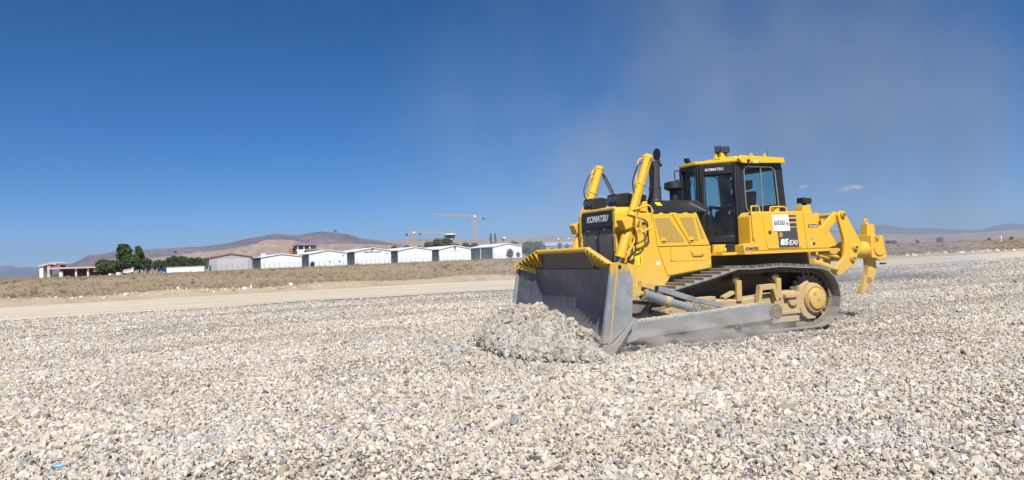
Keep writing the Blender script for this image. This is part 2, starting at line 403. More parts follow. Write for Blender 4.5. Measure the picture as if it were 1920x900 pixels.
def strip(name, vfun0, vfun1, nv, mat, zfun, u=u):
    V0 = vfun0(u); V1 = vfun1(u); t = np.linspace(0, 1, nv)
    U = np.repeat(u[:, None], nv, 1); V = V0[:, None] * (1 - t) + V1[:, None] * t
    X = U * D2[0] + V * N2[0]; Y = U * D2[1] + V * N2[1]
    return gridmesh(name, X, Y, zfun(X, Y, U, V), mat)
road = strip('dirt_road', lambda u: 34.3 + 0.35 * np.sin(u * 0.21) + 0.2 * np.sin(u * 0.83 + 1), lambda u: 49.9 + 0 * u, 24, road_mat(),
             lambda X, Y, U, V: 0.012 + 0.03 * np.sin((V - 34) * 0.62) ** 2 + 0.008 * np.sin(U * 0.4 + V))
tag(road, kind='structure')

def field_z(X, Y, V):
    bank = 0.42 * np.exp(-((V - 51.6) / 1.1) ** 2) * (0.6 + 0.4 * np.sin(X * 0.37) * np.sin(Y * 0.61 + 1))
    r = np.clip((V - 50) / 95, 0, 1); rise = (0.85 + 0.45 * np.clip((X + 100) / 90, 0, 1)) * r * r * (3 - 2 * r)
    far = np.clip((V - 150) / 300, 0, 1) * 0.15
    und = 0.10 * np.sin(X * 0.13 + 2 * np.sin(Y * 0.05)) * np.sin(Y * 0.17) * np.clip((V - 52) / 10, 0, 1) * np.clip((500 - V) / 300, 0, 1)
    return -0.04 + np.clip((V - 49.4) * 0.12, 0, 0.10) + bank + rise + far + und
def field_mat():
    b = NB('dry field'); p = b.pos()
    n1 = b.noise(p, 0.06, 5, 0.65); n2 = b.noise(p, 0.6, 5, 0.7); n3 = b.noise(p, 5, 4, 0.7)
    c = b.mix(b.maprange(n2, 0.35, 0.65), (0.30, 0.235, 0.165), (0.44, 0.355, 0.25))
    c = b.mix(b.maprange(n3, 0.45, 0.7, 0, 0.6), c, (0.13, 0.105, 0.07))
    s = b.sep(p)
    green = b.math('MULTIPLY', b.maprange(s[0], -20, -75), b.maprange(s[1], 95, 170))
    c = b.mix(b.math('MULTIPLY', b.math('MULTIPLY', green, b.maprange(n1, 0.3, 0.55)), 0.7), c, (0.14, 0.16, 0.06))
    c = b.mix(b.math('MULTIPLY', b.maprange(n1, 0.5, 0.62), 0.5), c, (0.32, 0.20, 0.11))
    v = b.math('ADD', b.math('MULTIPLY', s[0], -0.4906), b.math('MULTIPLY', s[1], 0.8714))
    bank = b.math('SUBTRACT', b.maprange(v, 56, 52.5), 0.0)
    bank = b.math('MULTIPLY', bank, b.maprange(n2, 0.3, 0.55, 0.35, 1))
    c = b.mix(bank, c, (0.46, 0.37, 0.26))
    b.pbr(c, 0.95, 0, b.bump(b.math('ADD', n2, b.math('MULTIPLY', n3, 0.5)), 0.8, 0.3), 0.1); return b.m
vs = np.concatenate([np.arange(49.4, 60, 0.35), 60 * 1.07 ** np.arange(0, 84)])
uu = np.concatenate([-60 - 25 * 1.12 ** np.arange(54, 0, -1), np.arange(-60, 130, 0.6), 130 + 12 * 1.12 ** np.arange(1, 60)])
U, V = np.meshgrid(uu, vs, indexing='ij'); FXm = U * D2[0] + V * N2[0]; FYm = U * D2[1] + V * N2[1]
keep = (np.abs(FXm) < 18500) & (FYm < 18500) & (FYm > -2500)
FXm = np.clip(FXm, -18500, 18500); FYm = np.clip(FYm, -2500, 18500)
Vc = -0.4906 * FXm + 0.8714 * FYm
field = gridmesh('field', FXm, FYm, field_z(FXm, FYm, Vc) + 0.02 * rng.standard_normal(FXm.shape) * (V < 60), field_mat())
tag(field, kind='structure')

# ------------------------------------------------------------------ hills
def hill_mat(name, c1, c2, c3, sc):
    b = NB(name); p = b.pos(); n1 = b.noise(p, sc, 6, 0.65); n2 = b.noise(b.mapping(p, (1, 1, 4)), sc * 7, 6, 0.72)
    c = b.mix(b.maprange(n1, 0.38, 0.62), c1, c2); c = b.mix(b.maprange(n2, 0.46, 0.60, 0, 0.95), c, c3)
    b.pbr(c, 0.95, 0, None, 0.1); return b.m
HM1 = hill_mat('brown hillside', (0.15, 0.105, 0.105), (0.26, 0.185, 0.165), (0.085, 0.07, 0.07), 0.0022)
HM2 = hill_mat('tan hillside', (0.34, 0.25, 0.18), (0.23, 0.15, 0.12), (0.40, 0.32, 0.25), 0.003)
HM3 = hill_mat('far hillside', (0.14, 0.12, 0.12), (0.20, 0.17, 0.15), (0.11, 0.10, 0.10), 0.001)
def hill(prof, D, depth, mat, seed, rough=0.16, name='hill'):
    pxs = [p[0] for p in prof]; pys = [p[1] for p in prof]
    xs = np.arange(pxs[0], pxs[-1] + 0.1, 1.6); ys = np.interp(xs, pxs, pys)
    rows = [-1.0, -0.93, -0.85, -0.75, -0.65, -0.55, -0.45, -0.36, -0.28, -0.2, -0.13, -0.07, 0.0, 0.12, 0.3, 0.6, 1.0]
    X = np.zeros((len(xs), len(rows))); Y = X.copy(); Z = X.copy()
    for i, (a, b_) in enumerate(zip(xs, ys)):
        p = at(a, b_, D); H = max(p.z, 3.0)
        for j, t in enumerate(rows):
            dist = D + t * depth; k = dist / D; x, y = p.x * k, dist
            prof_ = (1 - abs(t)) ** (1.15 if t < 0 else 0.9)
            w = mnoise.fractal(Vector((x / (depth * 0.30), y / (depth * 0.30), seed)), 1.0, 2.1, 6)
            rid = 1 - abs(mnoise.noise(Vector((x / (depth * 0.13), y / (depth * 0.5), seed + 9)))) * 2
            z = H * min(prof_ * (1 + (rough * w * 2.4 + rough * 1.8 * (rid - 0.6)) * min(1, abs(t) * 4)), 0.97 + 0.03 * (1 - abs(t))) + (H * 0.02 * w if t == 0 else 0)
            X[i, j], Y[i, j], Z[i, j] = x, y, max(z, -0.4) if abs(t) < 1 else -0.5
    o = gridmesh(name, X, Y, Z, mat); tag(o, kind='structure'); return o
hill([(-320, 505), (-150, 498), (-60, 502), (0, 499), (18, 497), (30, 501), (75, 501), (110, 497), (150, 495), (220, 492)], 14000, 2500, HM3, 2.2)
hill([(60, 516), (100, 503), (128, 497), (150, 487), (165, 479), (190, 477), (215, 471), (260, 468), (300, 466), (340, 464), (380, 462), (410, 459), (440, 453), (465, 447), (485, 444), (512, 439), (535, 439.5),
      (560, 440.5), (585, 436), (602, 434), (625, 435.5), (650, 438.5), (665, 442.5), (680, 448), (705, 450), (740, 457), (800, 470), (840, 478)], 6800, 2000, HM1, 5.1)
hill([(560, 470), (640, 460), (690, 453), (720, 450), (760, 449), (800, 448), (830, 446), (862, 449), (900, 448), (950, 446), (985, 447), (1030, 443), (1070, 442), (1130, 441), (1250, 446), (1400, 440), (1560, 436), (1700, 440)], 9000, 2600, HM2, 7.7, 0.2)
hill([(200, 506), (250, 490), (300, 482), (350, 476), (400, 470), (440, 465), (475, 459), (500, 452), (530, 449.5), (550, 451), (575, 457), (610, 458), (650, 457), (700, 458), (760, 462), (830, 466), (900, 470), (1000, 478)], 3600, 1300, HM2, 3.3, 0.22)
hill([(1500, 436), (1600, 431), (1650, 421), (1672, 423), (1700, 427.5), (1750, 428), (1790, 430), (1830, 431), (1860, 424), (1890, 419), (1920, 420), (1990, 414), (2100, 420), (2260, 428)], 15000, 2600, HM3, 12.1)
hill([(1480, 455), (1560, 446), (1650, 440), (1740, 440), (1800, 438), (1860, 434), (1920, 429), (2000, 426), (2150, 430), (2300, 436)], 7000, 2600, HM2, 8.8, 0.25)

# ------------------------------------------------------------------ stones and grass by scatter
def rock_proto(k):
    r = random.Random(100 + k); bm = bmesh.new()
    for i in range(13 + k % 5):
        v = Vector((r.gauss(0, 1), r.gauss(0, 1), r.gauss(0, 1))).normalized() * (0.8 + 0.25 * r.random())
        bm.verts.new((v.x * (0.55 + 0.12 * (k % 3)), v.y * 0.46, v.z * (0.34 + 0.06 * (k % 4))))
    g = bmesh.ops.convex_hull(bm, input=bm.verts)
    bmesh.ops.delete(bm, geom=[e for e in g['geom_interior'] if isinstance(e, bmesh.types.BMVert)], context='VERTS')
    me = bpy.data.meshes.new('stone'); bm.to_mesh(me); bm.free(); return bpy.data.objects.new('stone_kind', me)
def stone_mat(dark=0.0, name='crushed stone'):
    b = NB(name); oi = b.n('ShaderNodeObjectInfo').outputs['Random']; p = b.pos()
    c = b.ramp(oi, STONES, 'CONSTANT')
    c = b.mix(b.maprange(b.noise(p, 0.22, 5, 0.65), 0.45, 0.7, 0, 0.45), c, (0.46, 0.385, 0.29))
    c = b.mix(b.maprange(b.noise(p, 0.5, 3, 0.6), 0.52, 0.68, 0, 0.35), c, (0.55, 0.56, 0.58))
    c = b.mix(b.maprange(b.noise(b.mapping(p, (0.5, 1.4, 1)), 0.30, 4, 0.6), 0.50, 0.66, 0, 0.40), c, (0.36, 0.34, 0.31))
    n = b.noise(p, 55, 4, 0.65); c = b.mix(b.math('MULTIPLY', n, 0.35), c, (0.30, 0.26, 0.21))
    if dark: c = b.mix(dark, c, (0.24, 0.23, 0.20))
    b.pbr(c, 0.88, 0, b.bump(n, 0.4, 0.006), 0.25); return b.m
SM = stone_mat()
rocks = bpy.data.collections.new('stone kinds')
for k in range(12):
    o = rock_proto(k); o.data.materials.append(SM); rocks.objects.link(o)
SMH = stone_mat(0.36, 'freshly turned stone'); heaprocks = bpy.data.collections.new('heap stone kinds')
for k in range(12):
    o = rock_proto(k + 20); o.data.materials.append(SMH); heaprocks.objects.link(o)
def scatter(name, P, rot, scl, idx, coll, label, cat):
    me = bpy.data.meshes.new(name); n = len(P); me.vertices.add(n); me.vertices.foreach_set('co', P.astype(np.float32).ravel())
    for nm, arr in (('rot', rot), ('scl', scl)):
        a = me.attributes.new(nm, 'FLOAT_VECTOR', 'POINT'); a.data.foreach_set('vector', arr.astype(np.float32).ravel())
    a = me.attributes.new('pick', 'INT', 'POINT'); a.data.foreach_set('value', idx.astype(np.int32))
    o = bpy.data.objects.new(name, me); col.objects.link(o)
    g = bpy.data.node_groups.new(name, 'GeometryNodeTree')
    g.interface.new_socket('Geometry', in_out='INPUT', socket_type='NodeSocketGeometry')
    g.interface.new_socket('Geometry', in_out='OUTPUT', socket_type='NodeSocketGeometry')
    N = g.nodes.new; L = g.links.new
    i = N('NodeGroupInput'); ou = N('NodeGroupOutput'); ip = N('GeometryNodeInstanceOnPoints'); ci = N('GeometryNodeCollectionInfo')
    ci.inputs['Collection'].default_value = coll; ci.inputs['Separate Children'].default_value = True; ci.inputs['Reset Children'].default_value = True
    def attr(nm, ty):
        x = N('GeometryNodeInputNamedAttribute'); x.data_type = ty; x.inputs['Name'].default_value = nm
        return [s for s in x.outputs if s.enabled and s.name == 'Attribute'][0]
    L(i.outputs[0], ip.inputs['Points']); L(ci.outputs[0], ip.inputs['Instance']); ip.inputs['Pick Instance'].default_value = True
    L(attr('pick', 'INT'), ip.inputs['Instance Index']); L(attr('rot', 'FLOAT_VECTOR'), ip.inputs['Rotation']); L(attr('scl', 'FLOAT_VECTOR'), ip.inputs['Scale'])
    L(ip.outputs[0], ou.inputs[0])
    md = o.modifiers.new('scatter', 'NODES'); md.node_group = g
    return tag(o, label, cat, kind='stuff')
def dozer_xy(x, y):
    dx, dy = x - DOZ.x, y - DOZ.y
    return dx * FD.x + dy * FD.y, dx * LF.x + dy * LF.y
def stones():
    P = []; Sz = []
    for d0, d1, dens, s0 in ((3.6, 6.5, 1650, 0.028), (6.5, 10, 1400, 0.029), (10, 15, 1050, 0.031), (15, 22, 600, 0.033), (22, 32, 260, 0.040), (32, 48, 90, 0.056), (48, 90, 22, 0.08)):
        w0, w1 = d0 * 0.80 + 3.0, d1 * 0.80 + 3.0
        n = int((w0 + w1) * (d1 - d0) * dens)
        y = rng.uniform(d0, d1, n); x = rng.uniform(-1, 1, n) * (y * 0.80 + 3.0)
        P.append(np.stack([x, y], -1)); Sz.append(s0 * np.exp(rng.normal(0, 0.42, n)))
    P = np.concatenate(P); Sz = np.concatenate(Sz)
    v = road_v(P[:, 0], P[:, 1]); edge = 34.0 + 0.9 * np.sin(P[:, 0] * 0.21) + rng.normal(0, 1.1, len(P))
    X, Y = dozer_xy(P[:, 0], P[:, 1])
    k = (v < edge) & ~((np.abs(Y) < 1.45) & (X < 2.5) & (X > -8) & (rng.random(len(P)) < 0.55))
    # patches where fines show
    pt = np.sin(P[:, 0] * 0.5 + 2 * np.sin(P[:, 1] * 0.3)) * np.sin(P[:, 1] * 0.45 + 1.7 * np.sin(P[:, 0] * 0.22))
    k &= ~((pt > 0.55) & (rng.random(len(P)) < 0.5))
    # graded passes: coarse and fine bands running along the road direction
    vv = v; ub = P[:, 0] * D2[0] + P[:, 1] * D2[1]
    band = np.sin(vv * 1.15 + 1.2 * np.sin(ub * 0.06)) + 0.6 * np.sin(vv * 2.9 + 0.8 * np.sin(ub * 0.11 + 2)) + 0.35 * rng.normal(0, 1, len(P))
    wgt = np.clip((P[:, 1] - 8) / 14, 0, 1)
    k &= ~((band > 0.55) & (rng.random(len(P)) < 0.75 * wgt))
    Sz = Sz * (1 - 0.22 * wgt * (band > 0.1))
    P, Sz, pt = P[k], Sz[k], pt[k]
    Sz = Sz * np.where(pt < -0.45, 1.15, 0.95)
    Z = gz_np(P[:, 0], P[:, 1])
    n = len(P); big = rng.random(n) < 0.002; Sz = np.where(big, Sz * rng.uniform(1.6, 2.2, n), Sz)
    Sz = np.clip(Sz, 0.010, 0.115)
    rot = np.stack([rng.normal(0, 0.7, n), rng.normal(0, 0.7, n), rng.uniform(0, 6.28, n)], -1)
    scl = Sz[:, None] * rng.uniform(0.8, 1.25, (n, 3))
    return np.column_stack([P, Z + Sz * rng.uniform(-0.05, 0.30, n)]), rot, scl, rng.integers(0, 12, n)
P_, r_, s_, i_ = stones()
scatter('gravel', P_, r_, s_, i_, rocks, 'pale crushed stone spread over the building ground', 'gravel')
NST = len(P_)
# the heap in front of the blade: bigger tumbled stones, several deep
n = 26000
X = 2.75 + 1.75 * rng.random(n) ** 0.9; Y = rng.uniform(-2.25, 2.75, n)
x = DOZ.x + FD.x * X + LF.x * Y; y = DOZ.y + FD.y * X + LF.y * Y; z = gz_np(x, y)
k = (z > 0.035); x, y, z = x[k], y[k], z[k]; n = len(x)
sz = np.clip(0.048 * np.exp(rng.normal(0, 0.45, n)), 0.016, 0.14)
scatter('gravel_heap', np.column_stack([x, y, z + rng.uniform(-0.035, 0.055, n)]), rng.uniform(0, 6.28, (n, 3)), sz[:, None] * rng.uniform(0.85, 1.3, (n, 3)) * np.array([1, 1, 1.5]),
        rng.integers(0, 12, n), heaprocks, 'rounded pile of grey crushed stone pushed up against the bulldozer blade', 'stone pile')

n = 900; X = 4.3 + np.abs(rng.normal(0, 0.45, n)); Y = rng.uniform(-2.9, 3.1, n); x = DOZ.x + FD.x * X + LF.x * Y; y = DOZ.y + FD.y * X + LF.y * Y
sz = np.clip(0.042 * np.exp(rng.normal(0, 0.45, n)), 0.016, 0.13)
scatter('spilled_stones', np.column_stack([x, y, gz_np(x, y) + sz * 0.25]), rng.uniform(0, 6.28, (n, 3)), sz[:, None] * rng.uniform(0.85, 1.3, (n, 3)) * np.array([1, 1, 1.5]),
        rng.integers(0, 12, n), heaprocks, 'loose stones that rolled off the heap onto the gravel in front of it', 'loose stones')
def tuft_mat(name, c1, c2, c3):
    b = NB(name); oi = b.n('ShaderNodeObjectInfo').outputs['Random']
    c = b.ramp(oi, [(0, c1), (0.5, c2), (1, c3)]); b.pbr(c, 0.9, 0, None, 0.1); return b.m
TM = tuft_mat('dry grass blades', (0.36, 0.285, 0.195), (0.43, 0.345, 0.24), (0.31, 0.245, 0.165))
TG = tuft_mat('dark scrub leaves', (0.19, 0.15, 0.10), (0.23, 0.18, 0.12), (0.17, 0.155, 0.09))
tufts = bpy.data.collections.new('tuft kinds')
for k in range(6):
    r = random.Random(k); v = []; f = []
    for i in range(26):
        a = r.random() * 6.28; q = r.random() * 0.35; h = r.uniform(0.4, 1.0); l = r.uniform(0, 0.5); a2 = r.random() * 6.28; w = 0.05
        bx, by = math.cos(a) * q, math.sin(a) * q; tx, ty = bx + math.cos(a) * l, by + math.sin(a) * l
        j = len(v); v += [(bx - math.cos(a2) * w, by - math.sin(a2) * w, -0.05), (bx + math.cos(a2) * w, by + math.sin(a2) * w, -0.05), (tx, ty, h)]; f.append((j, j + 1, j + 2))
    me = bpy.data.meshes.new('tuft'); me.from_pydata(v, [], f); me.materials.append(TM if k < 4 else TG)
    tufts.objects.link(bpy.data.objects.new('tuft_kind%d' % k, me))
def grass():
    P = []; H = []
    for v0, v1, dens in ((53.5, 62, 4.0), (62, 80, 2.0), (80, 110, 0.8), (110, 170, 0.3), (170, 300, 0.06)):
        u0, u1 = -70 - v0 * 0.25, 90 + v1 * 1.2; n = int((u1 - u0) * (v1 - v0) * dens)
        a = rng.uniform(u0, u1, n); b = rng.uniform(v0, v1, n)
        x = a * D2[0] + b * N2[0]; y = a * D2[1] + b * N2[1]; k = (np.abs(x) < y * 0.76 + 4) & (y > 0)
        P.append(np.stack([x[k], y[k], field_z(x[k], y[k], b[k])], -1)); H.append(np.full(k.sum(), 0.12 + 0.0012 * (v0 - 50)))
    P = np.concatenate(P); H = np.concatenate(H) * np.exp(rng.normal(0, 0.4, len(P)))
    n = len(P); cl = np.sin(P[:, 0] * 0.31 + 2 * np.sin(P[:, 1] * 0.17)) * np.sin(P[:, 1] * 0.27 + 1.3 * np.sin(P[:, 0] * 0.11))
    H = H * np.where(cl > 0.5, 1.5, 1.0)
    idx = np.where(rng.random(n) < np.where(cl > 0.55, 0.3, 0.04), rng.integers(4, 6, n), rng.integers(0, 4, n))
    rot = np.stack([np.zeros(n), np.zeros(n), rng.uniform(0, 6.28, n)], -1)
    return P, rot, np.stack([H * 1.5, H * 1.5, H], -1), idx
P_, r_, s_, i_ = grass()
scatter('dry_grass', P_, r_, s_, i_, tufts, 'dry straw coloured grass and scrub over the field behind the dirt road', 'dry grass')
# clods and white rocks along the far road edge
n = 2600
a = rng.uniform(-50, 100, n); b_ = 50.6 + np.abs(rng.normal(0, 1.0, n)); x = a * D2[0] + b_ * N2[0]; y = a * D2[1] + b_ * N2[1]
sz = np.clip(0.11 * np.exp(rng.normal(0, 0.5, n)), 0.04, 0.4) * np.where(np.sin(a * 0.23) + np.sin(a * 0.061 + 2) > 0.2, 1, 0.45)
scatter('earth_clods', np.column_stack([x, y, field_z(x, y, b_)]), rng.uniform(0, 6.28, (n, 3)), sz[:, None] * np.ones(3), rng.integers(0, 12, n), rocks,
        'earth clods and rubble scraped up along the far edge of the dirt road', 'rubble')
#SPLIT
# ------------------------------------------------------------------ the bulldozer (x forward, y left, z up)
B = empty('bulldozer', DOZ, YAW)
tag(B, 'large yellow crawler bulldozer with raised ripper pushing a stone heap with its dusty blade', 'bulldozer')
def mir(fn):
    for s in (1, -1): fn(s)

# --- blade
prof_c = [(2.72, 0.0), (2.61, 0.20), (2.53, 0.42), (2.49, 0.68), (2.485, 0.95), (2.515, 1.20), (2.56, 1.40)]
prof_e = [(3.01, 0.0), (2.95, 0.22), (2.89, 0.45), (2.83, 0.72), (2.78, 0.98), (2.735, 1.22), (2.70, 1.48)]
ys = [-1.79, -1.2, -0.7, -0.25, 0.25, 0.7, 1.2, 1.79]
v = []; f = []
for back in (0, 1):
    for yy in ys:
        e = abs(yy) > 1.5
        for j, (px, pz) in enumerate(prof_e if e else prof_c):
            v.append((px - 0.05 * back, yy - (0.0 if not back else 0.0), pz))
npf = len(prof_c); ny = len(ys); off = npf * ny
for i in range(ny - 1):
    for j in range(npf - 1):
        a = i * npf + j; f += [(a, a + 1, a + npf + 1, a + npf), (a + off, a + off + npf, a + off + npf + 1, a + off + 1)]
for i in range(ny - 1):
    a = i * npf; f += [(a, a + npf, a + npf + off, a + off)]; a += npf - 1; f += [(a, a + off, a + npf + off, a + npf)]
for j in range(npf - 1):
    f += [(j, j + off, j + off + 1, j + 1)]; a = (ny - 1) * npf + j; f += [(a, a + 1, a + 1 + off, a + off)]
mb = MB(); mb.v = v; mb.f = f
mb.prism([(2.55, 0.1), (2.36, 0.30), (2.26, 0.7), (2.30, 1.15), (2.40, 1.38), (2.46, 1.38), (2.37, 0.95), (2.39, 0.68), (2.46, 0.4), (2.56, 0.18)], -1.15, 1.15)
blade = mb.build('blade', M['bladein'], B); blade.data.set_sharp_from_angle(angle=R(14))
cut = MB()
cut.prism([(2.74, -0.03), (2.78, -0.03), (2.65, 0.22), (2.61, 0.22)], -1.19, 1.19)
cut.build('cutting_edge', M['blade'], blade, 0.004)
def endp(s):
    p = MB().prism([(2.715, 1.505), (2.58, 1.515), (2.39, 1.46), (2.30, 1.23), (2.355, 0.50), (2.805, 0.168), (2.96, 0.20)], s * 1.75, s * 1.80)
    p.prism([(2.715, 1.50), (2.66, 1.505), (2.86, 0.20), (2.965, 0.20)], s * 1.80, s * 1.825)
    p.build('end_plate', M['blade'], blade, 0.006)
    q = MB().prism([(2.36, 0.48), (2.40, 0.42), (2.79, -0.03), (3.04, -0.03), (2.94, 0.19), (2.80, 0.16), (2.36, 0.52)], s * 1.815, s * 1.85)
    q.beam((3.055, s * 1.62, 0.02), (2.93, s * 1.62, 0.24), 0.42, 0.035, (0, 1, 0)) if False else None
    q.build('end_bit', M['blade'], blade, 0.005)
    MB().beam((2.605, s * 1.804, 1.50), (2.80, s * 1.804, 0.21), 0.012, 0.028).build('weld_edge', M['yellowdusty'], blade)
    r = MB().cyl((2.56, s * 1.80, 1.44), (2.56, s * 1.815, 1.44), 0.03, seg=12); r.build('lifting_eye', M['black'], blade)
mir(endp)
# spill guard: centre plate, pipe lip, sloping shoulders with gussets
sg = MB(); sg.prism([(-0.96, 1.38), (-0.96, 1.745), (0.96, 1.745), (0.96, 1.38)], 2.50, 2.53, 'x')
for i, p in enumerate(list(sg.v)): sg.v[i] = (p[0] + (p[2] - 1.38) * 0.24, p[1], p[2])
for s in (1, -1):
    a = len(sg.v); sg.prism([(s * 0.97, 1.38), (s * 0.97, 1.72), (s * 1.72, 1.48), (s * 1.2, 1.38)], 2.50, 2.52, 'x')
    for i in range(a, len(sg.v)): p = sg.v[i]; sg.v[i] = (p[0] + max(0, p[2] - 1.38) * 0.2 + max(0, abs(p[1]) - 1.2) * 0.33, p[1], p[2])
guard = sg.build('spill_guard', M['bladein'], blade)
MB().cyl((2.635, -0.97, 1.75), (2.635, 0.97, 1.75), 0.045).build('top_pipe', M['yellow'], guard)
def shoulder(s):
    a, b = Vector((2.66, s * 0.95, 1.775)), Vector((2.72, s * 1.76, 1.50))
    MB().beam(a, b, 0.11, 0.018).build('shoulder_bar', M['yellow'], guard, 0.004)
    for k in range(6):
        t = 0.06 + k * 0.165; p = a.lerp(b, t)
        g = MB(); w = 0.015; hgt = 0.30 - 0.17 * t
        pts = [(p.x + 0.085, p.z - 0.012), (p.x - 0.07, p.z - 0.012), (p.x - 0.14, p.z - hgt), (p.x - 0.09, p.z - hgt)]
        g.prism(pts, p.y - w, p.y + w); g.build('gusset', M['yellow'], guard)
mir(shoulder)
MB().beam((2.56, -1.25, 1.36), (2.80, -1.77, 1.50), 0.02, 0.10).build('wing_rib', M['yellow'], blade)
MB().beam((2.49, -1.17, 1.415), (2.49, 1.17, 1.415), 0.06, 0.02).build('weld_strip', M['yellowdusty'], blade)
# back of blade: brackets
def brk(s):
    MB().prism([(2.42, 0.15), (2.42, 0.62), (2.20, 0.55), (2.20, 0.2)], s * 1.48, s * 1.74).build('arm_bracket', M['blade'], blade, 0.008)
    MB().prism([(2.40, 0.70), (2.40, 1.1), (2.15, 0.98), (2.15, 0.8)], s * 0.76, s * 0.94).build('cylinder_bracket', M['yellowdusty'], blade, 0.008)
    MB().prism([(2.40, 0.85), (2.40, 1.15), (2.02, 1.08), (2.02, 0.93)], s * 1.44, s * 1.62).build('tilt_bracket', M['yellowdusty'], blade, 0.008)
    MB().box((2.06, s * 1.35, 1.37), (0.16, 0.02, 0.20), Matrix.Rotation(R(-22), 3, 'Y')).build('guard_flap', M['yellow'], blade, 0.003)
mir(brk)

# --- push arms
def arm(s):
    a = MB(); a.prism([(2.30, 0.21), (2.27, 0.49), (-0.60, 0.625), (-0.80, 0.60), (-0.80, 0.34), (-0.6, 0.315)], s * 1.50, s * 1.70)
    A = a.build('push_arm', M['blade'], B, 0.01)
    A_ = MB().cyl((-0.90, s * 1.12, 0.46), (-0.90, s * 1.72, 0.46), 0.155).cyl((-0.90, s * 1.72, 0.46), (-0.90, s * 1.745, 0.46), 0.10)
    A_.build('pivot_cap', M['trackdark'], A, 0.01)
    dd = MB()
    for k in range(300):
        t = rnd.random(); x = 2.2 - t * 2.9; r = rnd.uniform(0.006, 0.020)
        dd.box((x, s * (1.6 + rnd.uniform(-0.085, 0.085)), 0.497 + 0.0465 * (2.27 - x) + r * 0.4), (r * 2, r * 1.6, r * 1.5), Matrix.Rotation(rnd.random() * 3, 3, 'Z') @ Matrix.Rotation(rnd.random(), 3, 'X'))
    dd.box((0.85, s * 1.6, 0.566), (2.7, 0.17, 0.02), Matrix.Rotation(R(2.66), 3, 'Y'))
    o = dd.build('stone_debris', SMD, A, smooth=False); o['kind'] = 'stuff'
b = NB('dust and chips'); n_ = b.noise(b.coord(), 30, 4); b.pbr(b.mix(n_, (0.42, 0.37, 0.30), (0.56, 0.50, 0.42)), 0.95, 0, b.bump(n_, 0.6, 0.01), 0.1); SMD = b.m
mir(arm)
def tilt(s):
    c = MB(); y = s * 1.45
    y = s * 1.53
    c.cyl((1.90, y, 0.945), (1.42, y, 0.79), 0.092).cyl((1.42, y, 0.79), (1.36, y, 0.77), 0.105).cyl((1.36, y, 0.77), (0.90, y, 0.64), 0.075)
    c.cyl((1.93, y, 0.955), (1.88, y, 0.94), 0.115)
    T = c.build('tilt_cylinder', M['blade'] if s > 0 else M['trackdark'], B, 0.006)
    MB().cyl((2.10, y, 1.0), (1.9, y, 0.945), 0.042).cyl((2.12, y + 0.07 * s, 1.01), (2.12, y - 0.07 * s, 1.01), 0.07).build('rod', M['yellowdusty'], T)
    for k in range(10):
        g = 2 * PI * k / 10; MB().cyl((1.945, y + 0.085 * math.cos(g), 0.955 + 0.085 * math.sin(g)), (1.90, y + 0.085 * math.cos(g), 0.945 + 0.085 * math.sin(g)), 0.016, seg=6).build('bolt', M['yellowdusty'], T)
    g = MB().beam((1.94, y + 0.02 * s, 1.115), (0.86, y + 0.02 * s, 0.785), 0.11, 0.095).beam((0.86, y + 0.02 * s, 0.785), (0.22, y + 0.02 * s, 0.64), 0.10, 0.085)
    g.build('brace_cover', M['blade'], B, 0.008)
    MB().beam((2.0, y + 0.02 * s, 1.13), (1.72, y + 0.02 * s, 1.05), 0.12, 0.105).build('brace_head', M['yellowdusty'], T, 0.008)
    MB().cyl((1.50, y, 0.815), (1.36, y, 0.772), 0.098).build('gland', M['yellowdusty'], T)
    MB().cyl((1.70, y + 0.08 * s, 1.04), (1.70, y + 0.10 * s, 1.04), 0.04, seg=14).build('pin', M['black'], T)
    MB().prism([(0.98, 0.56), (0.96, 0.62), (0.90, 0.70), (0.80, 0.715), (0.70, 0.65), (0.60, 0.66), (0.50, 0.60), (0.50, 0.56)], y - 0.07, y + 0.12 * s).build('link_bracket', M['trackdark'], B, 0.008)
    MB().cyl((0.86, y + 0.12 * s, 0.635), (0.86, y + 0.135 * s, 0.635), 0.055).build('pin', M['shoe'], T)
mir(tilt)

